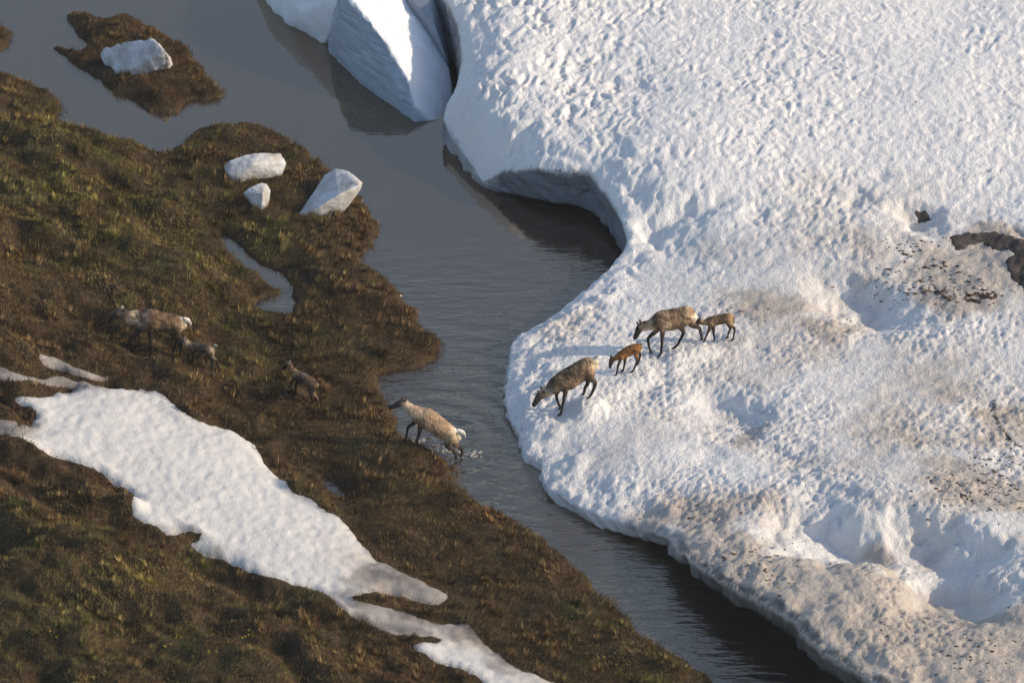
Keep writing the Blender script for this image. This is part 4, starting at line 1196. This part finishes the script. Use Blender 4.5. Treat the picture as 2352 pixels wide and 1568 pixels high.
chunk([(684, 496, -.02), (690, 494, .05), (735, 473, .36), (777, 448, .62), (827, 424, .78), (738, 501, -.1), (785, 493, -.1), (818, 452, .0), (800, 393, .58), (770, 385, .52), (748, 399, .36), (728, 432, .22), (704, 468, .02), (690, 486, -.1), (760, 420, -.1), (835, 420, -.1)],
      "wedge-shaped chunk of snow with sunlit underside by the water", 14, gD, cuts=5, rough=0.014, soft=3, scale=2.4)
hull_block("ice_fragment", [at(x, y, h) for x, y, h in [(915, 681, -.03), (923, 680, -.03), (919, 677, .05), (916, 678, .04), (922, 684, -.03), (924, 678, .01)]], M_CHUNK, "tiny white scrap of ice at the bank's edge", "ice fragment", cuts=2, rough=0.012, soft=1, seed=15)
hull_block("ice_fragment", [at(x, y, h) for x, y, h in [(946, 934, -.03), (958, 940, -.03), (953, 930, .07), (948, 930, .06), (957, 932, .04), (952, 944, -.02)]], M_CHUNK, "pale scrap of ice beside the climbing cow's chest", "ice fragment", cuts=2, rough=0.012, soft=1, seed=16)

# ------------------------------------------------------------------ tundra grass
NB = 640000
gxs = rng.uniform(-15.6, 6.4, NB * 2)
gys = rng.uniform(-17.5, 21.0, NB * 2)
# what the lens can take in, with a wide margin for a step aside
lim = 12.8 * (DIST + gys * 0.87) / DIST + 1.8
lnd = L_field(gxs, gys)
snw = S_field(gxs, gys)
dens = 0.62 + 0.38 * fbm(gxs * 1.1, gys * 1.1, 2, 301)
fade = np.where(lnd > 0.12, 1.0, np.clip((lnd + 0.32) / 0.44, 0, 1) ** 2.2 * (0.25 + 0.9 * smooth(fbm(gxs * 1.3, gys * 1.3, 2, 305), -0.1, 0.6)))
ok = (np.abs(gxs) < lim) & (rng.random(NB * 2) < dens * fade) & ((snw < 0.06 * rng.standard_normal(NB * 2) - 0.01) | ((PG_field(gxs, gys) > 0.35) & (rng.random(NB * 2) < 0.05 + 0.25 * smooth(fbm(gxs * 1.4, gys * 1.4, 3, 307), 0.1, 0.6))))
gxs, gys, lnd = gxs[ok][:NB], gys[ok][:NB], lnd[ok][:NB]
# sparse reeds standing in shallow water (view x, y, spread m, count)
for x, y, sxx, syy, n in [(110, 80, .5, .5, 160), (150, 85, .45, .4, 200), (600, 268, .45, .5, 130), (640, 285, .3, .6, 110), (130, 255, .35, .5, 300), (1335, 1330, .25, .7, 160), (1560, 1490, .3, .8, 140), (1430, 1400, .3, .6, 140), (420, 320, .4, .6, 260), (455, 285, .3, .4, 90), (200, 130, .5, .3, 160), (1050, 1120, .2, .4, 90)]:
    c = at(x, y, 0.05)
    gxs = np.append(gxs, c[0] + rng.normal(0, sxx, n))
    gys = np.append(gys, c[1] + rng.normal(0, syy, n))
lnd = L_field(gxs, gys)
n_sward = len(gxs)
# scattered tussocks of longer sedge standing out of the sward
tx = rng.uniform(-15, 6.0, 9000)
ty = rng.uniform(-16.5, 20.0, 9000)
okt = (np.abs(tx) < 12.8 * (DIST + ty * 0.87) / DIST + 1) & (L_field(tx, ty) > 0.15) & (S_field(tx, ty) < -0.1) & (fbm(tx * 0.5, ty * 0.5, 2, 391) > -0.12)
tx, ty = tx[okt][:1500], ty[okt][:1500]
per = 42
trad = np.repeat(rng.uniform(0.04, 0.12, len(tx)), per)
ta = rng.uniform(0, 2 * math.pi, len(tx) * per)
tr = np.sqrt(rng.random(len(tx) * per)) * trad
gxs = np.append(gxs, np.repeat(tx, per) + np.cos(ta) * tr)
gys = np.append(gys, np.repeat(ty, per) + np.sin(ta) * tr)
lnd = L_field(gxs, gys)
nb = len(gxs)
gz = np.maximum(T_field(gxs, gys), -0.12) - 0.02
ang = rng.uniform(0, 2 * math.pi, nb)
tuft = fbm(gxs * 1.7, gys * 1.7, 3, 311)
inlandv = np.clip(lnd / 0.4, 0, 1)
ln = (0.085 + 0.10 * rng.random(nb)) * (1 + 0.55 * tuft) * np.where(lnd > 0, 1, 1.25)
lean = 0.45 + 0.55 * rng.random(nb)
ln[n_sward:] *= 1.75
lean[n_sward:] *= 0.8
wdir = R(-62) + 0.8 * fbm(gxs * 0.6, gys * 0.6, 2, 321) * math.pi * 0.35
ang[n_sward:] = ta
lx = np.cos(wdir) * 0.85 + np.cos(ang) * 0.35
ly = np.sin(wdir) * 0.85 + np.sin(ang) * 0.35
wd = 0.005 + 0.006 * rng.random(nb)
px_, py_ = -np.sin(ang) * wd, np.cos(ang) * wd
tipx, tipy, tipz = gxs + lx * ln * lean, gys + ly * ln * lean, gz + ln * (0.55 + 0.6 * (1 - lean)) + 0.02
V = np.empty((nb, 3, 3))
V[:, 0] = np.stack([gxs - px_, gys - py_, gz], -1)
V[:, 1] = np.stack([gxs + px_, gys + py_, gz], -1)
V[:, 2] = np.stack([tipx, tipy, tipz], -1)
# colour of the sward: reddish brown sedge, olive and straw, by place
brown, rust, olive, straw, darkm, green = [np.array(c) for c in ((.185, .124, .066), (.225, .124, .060), (.36, .32, .105), (.36, .27, .12), (.085, .068, .042), (.19, .21, .058))]
om_ = np.zeros(nb)
for x, y, r, a in [(300, 500, 3.5, 1.0), (620, 800, 1.6, .7), (150, 430, 4.5, 1.0), (420, 560, 3.6, .9), (520, 690, 2.6, .6), (60, 300, 2.5, .9), (150, 1450, 4.0, .85), (500, 1500, 3.5, .6), (720, 1000, 2, .3), (1500, 1520, 1.8, .6), (1300, 1400, 1.5, .35), (850, 1110, 1.6, .35), (1000, 1120, 1.0, .4)]:
    c = at(x, y, 0.6)
    om_ = np.maximum(om_, a * np.exp(-(((gxs - c[0]) / r) ** 2 + ((gys - c[1]) / r) ** 2)))
om_ = np.clip(om_ * (0.75 + 0.7 * fbm(gxs * 0.7, gys * 0.7, 3, 331)), 0, 1)
st = np.clip(0.10 + 0.55 * fbm(gxs * 0.5, gys * 0.5, 3, 341), 0, 0.6)
for x, y, r, a in [(120, 690, 2.4, .55), (1150, 1280, 1.8, .45), (1350, 1400, 1.8, .4), (1000, 1300, 1.6, .3)]:
    c = at(x, y, 0.6)
    st = np.maximum(st, a * np.exp(-(((gxs - c[0]) / r) ** 2 + ((gys - c[1]) / r) ** 2)))
rs = np.clip(0.4 + 0.9 * fbm(gxs * 0.9 + 5, gys * 0.9, 2, 351), 0, 1)
cb = brown[None] * (1 - rs[:, None]) + rust[None] * rs[:, None]
cb = cb * (1 - om_[:, None]) + olive[None] * om_[:, None]
pick = rng.random(nb)
cb = np.where((pick < st)[:, None], straw[None], cb)
cb = np.where((pick > 0.86)[:, None], darkm[None], cb)
gm = smooth(fbm(gxs * 1.2 + 9, gys * 1.2, 2, 361), 0.35, 0.8) * (om_ > 0.15)
cb = np.where((rng.random(nb) < gm * 0.8)[:, None], green[None], cb)
dk = smooth(fbm((gxs * .83 - gys * .55) * 0.8, (gxs * .55 + gys * .83) * 1.5, 3, 371), 0.1, 0.7)  # dark diagonal bands: shading between tussocks painted into the blade colour
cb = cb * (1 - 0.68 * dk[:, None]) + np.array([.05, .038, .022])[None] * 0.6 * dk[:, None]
cb = cb * rng.uniform(0.7, 1.35, nb)[:, None]
tk = np.repeat(rng.uniform(0.55, 1.75, len(tx)), per)
cb[n_sward:] *= tk[:, None]
H_field = Field(TX, TY, sdH)
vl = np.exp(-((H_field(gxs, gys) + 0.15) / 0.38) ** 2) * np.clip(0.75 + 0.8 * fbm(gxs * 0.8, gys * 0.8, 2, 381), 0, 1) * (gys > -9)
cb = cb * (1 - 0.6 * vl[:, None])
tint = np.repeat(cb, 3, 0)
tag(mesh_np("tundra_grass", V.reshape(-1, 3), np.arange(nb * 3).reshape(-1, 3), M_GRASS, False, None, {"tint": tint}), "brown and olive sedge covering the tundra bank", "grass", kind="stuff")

# ------------------------------------------------------------------ dirt and peat clods on the snow
oct_v = np.array([[1, 0, 0], [0, 1, 0], [-1, 0, 0], [0, -1, 0], [0, 0, 1], [0, 0, -1], [.6, .6, .5], [-.6, .6, .4], [-.6, -.6, .5], [.6, -.6, .4]], float)
oct_f = np.array([[0, 6, 4], [6, 1, 4], [1, 7, 4], [7, 2, 4], [2, 8, 4], [8, 3, 4], [3, 9, 4], [9, 0, 4], [0, 5, 6], [6, 5, 1], [1, 5, 7], [7, 5, 2], [2, 5, 8], [8, 5, 3], [3, 5, 9], [9, 5, 0]])
CL = []
for x, y, dx, dy, n, s0, s1 in [(2150, 660, 120, 30, 170, .01, .055), (2240, 680, 60, 16, 80, .015, .09), (2150, 672, 30, 8, 25, .02, .08), (2120, 610, 70, 40, 40, .02, .08), (2240, 1130, 90, 45, 190, .01, .05), (2310, 1100, 40, 60, 60, .015, .06), (2250, 1060, 80, 20, 40, .02, .05),
                               (2000, 690, 160, 80, 40, .01, .04), (1700, 720, 120, 20, 30, .01, .04), (2080, 560, 120, 20, 40, .015, .05), (1750, 1290, 120, 50, 60, .02, .06), (2000, 1450, 180, 60, 60, .01, .04), (2250, 1500, 100, 50, 50, .01, .05), (1600, 1180, 120, 30, 40, .01, .04), (2000, 850, 300, 150, 50, .008, .025), (1800, 250, 350, 150, 18, .01, .03)]:
    for _ in range(n):
        CL.append((random.gauss(x, dx * .6), random.gauss(y, dy * .6), random.uniform(s0, s1) * random.uniform(.4, 1)))
for k in range(26):                            # the dark dotted arc along a crack at the right edge
    tt = k / 25
    CL.append((2285 + 8 * math.sin(tt * 3) - 12 * (1 - tt) * tt * 4 + 62 * tt ** 1.6, 920 + 110 * tt ** 0.8, random.uniform(.02, .05)))
vv, ff = [], []
for x, y, s in CL:
    p = hit(x, y, SnowZ, 1.2)
    a = random.gauss(-0.25, 0.5)
    ca, sa = math.cos(a), math.sin(a)
    q = oct_v * np.array([s * random.uniform(1.0, 2.4), s * random.uniform(.6, 1.2), s * .38]) * rng.uniform(.75, 1.25, (10, 1))
    q = np.stack([q[:, 0] * ca - q[:, 1] * sa, q[:, 0] * sa + q[:, 1] * ca, q[:, 2]], -1) + p
    ff.append(oct_f + len(vv) * 10)
    vv.append(q)
tag(mesh_np("peat_clods", np.vstack(vv), np.vstack(ff), M_CLOD, True), "dark crumbs of peat strewn over the snow", "clods", kind="stuff")

# ------------------------------------------------------------------ foam where the climbing cow left the water
vv, ff = [], []
for x, y, dx, dy, n, s0, s1 in [(1082, 1042, 14, 5, 40, .012, .04), (1025, 1036, 18, 4, 30, .012, .035), (965, 1012, 10, 4, 20, .01, .03), (1000, 1026, 30, 6, 30, .008, .02), (1062, 1046, 24, 5, 30, .008, .02)]:
    for _ in range(n):
        s = random.uniform(s0, s1)
        p = at(random.gauss(x, dx * .6), random.gauss(y, dy * .6), 0.0)
        p[2] = max(0.0, float(T_field(p[0], p[1]))) + s * 0.15
        q = oct_v * np.array([s * random.uniform(1.4, 3.0), s * 1.6, s * .16]) * rng.uniform(.6, 1.4, (10, 1)) + p
        ff.append(oct_f + len(vv) * 10)
        vv.append(q)
tag(mesh_np("water_foam", np.vstack(vv), np.vstack(ff), M_FOAM, True), "white splash at the hind feet of the climbing cow", "foam", kind="stuff")

# ------------------------------------------------------------------ yellow flowers on the near slope
FLOW = [(127, 1474, 5, "pair of yellow blooms at the lower left of the slope"), (407, 1475, 4, "bright yellow bloom in the middle of the near slope"), (375, 1497, 3, "faint yellow bloom just left below the bright one"),
        (563, 1473, 7, "widest tuft of yellow blooms, right on the near slope"), (490, 1512, 4, "greenish yellow tuft of blooms near the lower edge")]
for x, y, n, lab in FLOW:
    c = hit(x, y, T_field, 1.0)
    e = bpy.data.objects.new("yellow_flower", None)
    e.location = c
    e.empty_display_size = 0.1
    col.objects.link(e)
    tag(e, lab, "flower", "yellow flowers on the near slope")
    for k in range(n):
        fx, fy = random.gauss(0, .045 + .008 * n), random.gauss(0, .05)
        zg = float(T_field(c[0] + fx, c[1] + fy)) - c[2]
        hgt = random.uniform(.12, .17)
        bm = bmesh.new()
        r = bmesh.ops.create_cone(bm, cap_ends=True, segments=5, radius1=.004, radius2=.003, depth=hgt)
        bmesh.ops.translate(bm, verts=r["verts"], vec=(fx, fy, zg + hgt / 2))
        m2 = bpy.data.meshes.new("stem")
        bm.to_mesh(m2)
        bm.free()
        m2.materials.append(M_STEM)
        o2 = bpy.data.objects.new("stem", m2)
        col.objects.link(o2)
        o2.parent = e
        bm = bmesh.new()
        tilt = random.uniform(-.6, .2)
        for q in range(5):
            a = q * 2 * math.pi / 5
            pr = 0.022
            vs_ = []
            for da, rr_, dz in ((0, .003, 0), (-.5, pr * .7, .006), (0, pr * 1.15, .012), (.5, pr * .7, .006)):
                X_, Y_, Z_ = math.cos(a + da) * rr_, math.sin(a + da) * rr_, dz
                Y_, Z_ = Y_ * math.cos(tilt) - Z_ * math.sin(tilt), Y_ * math.sin(tilt) + Z_ * math.cos(tilt)
                vs_.append(bm.verts.new((fx + X_, fy + Y_, zg + hgt + Z_)))
            bm.faces.new(vs_)
        m2 = bpy.data.meshes.new("bloom")
        bm.to_mesh(m2)
        bm.free()
        m2.materials.append(M_PETAL)
        o2 = bpy.data.objects.new("bloom", m2)
        col.objects.link(o2)
        o2.parent = e
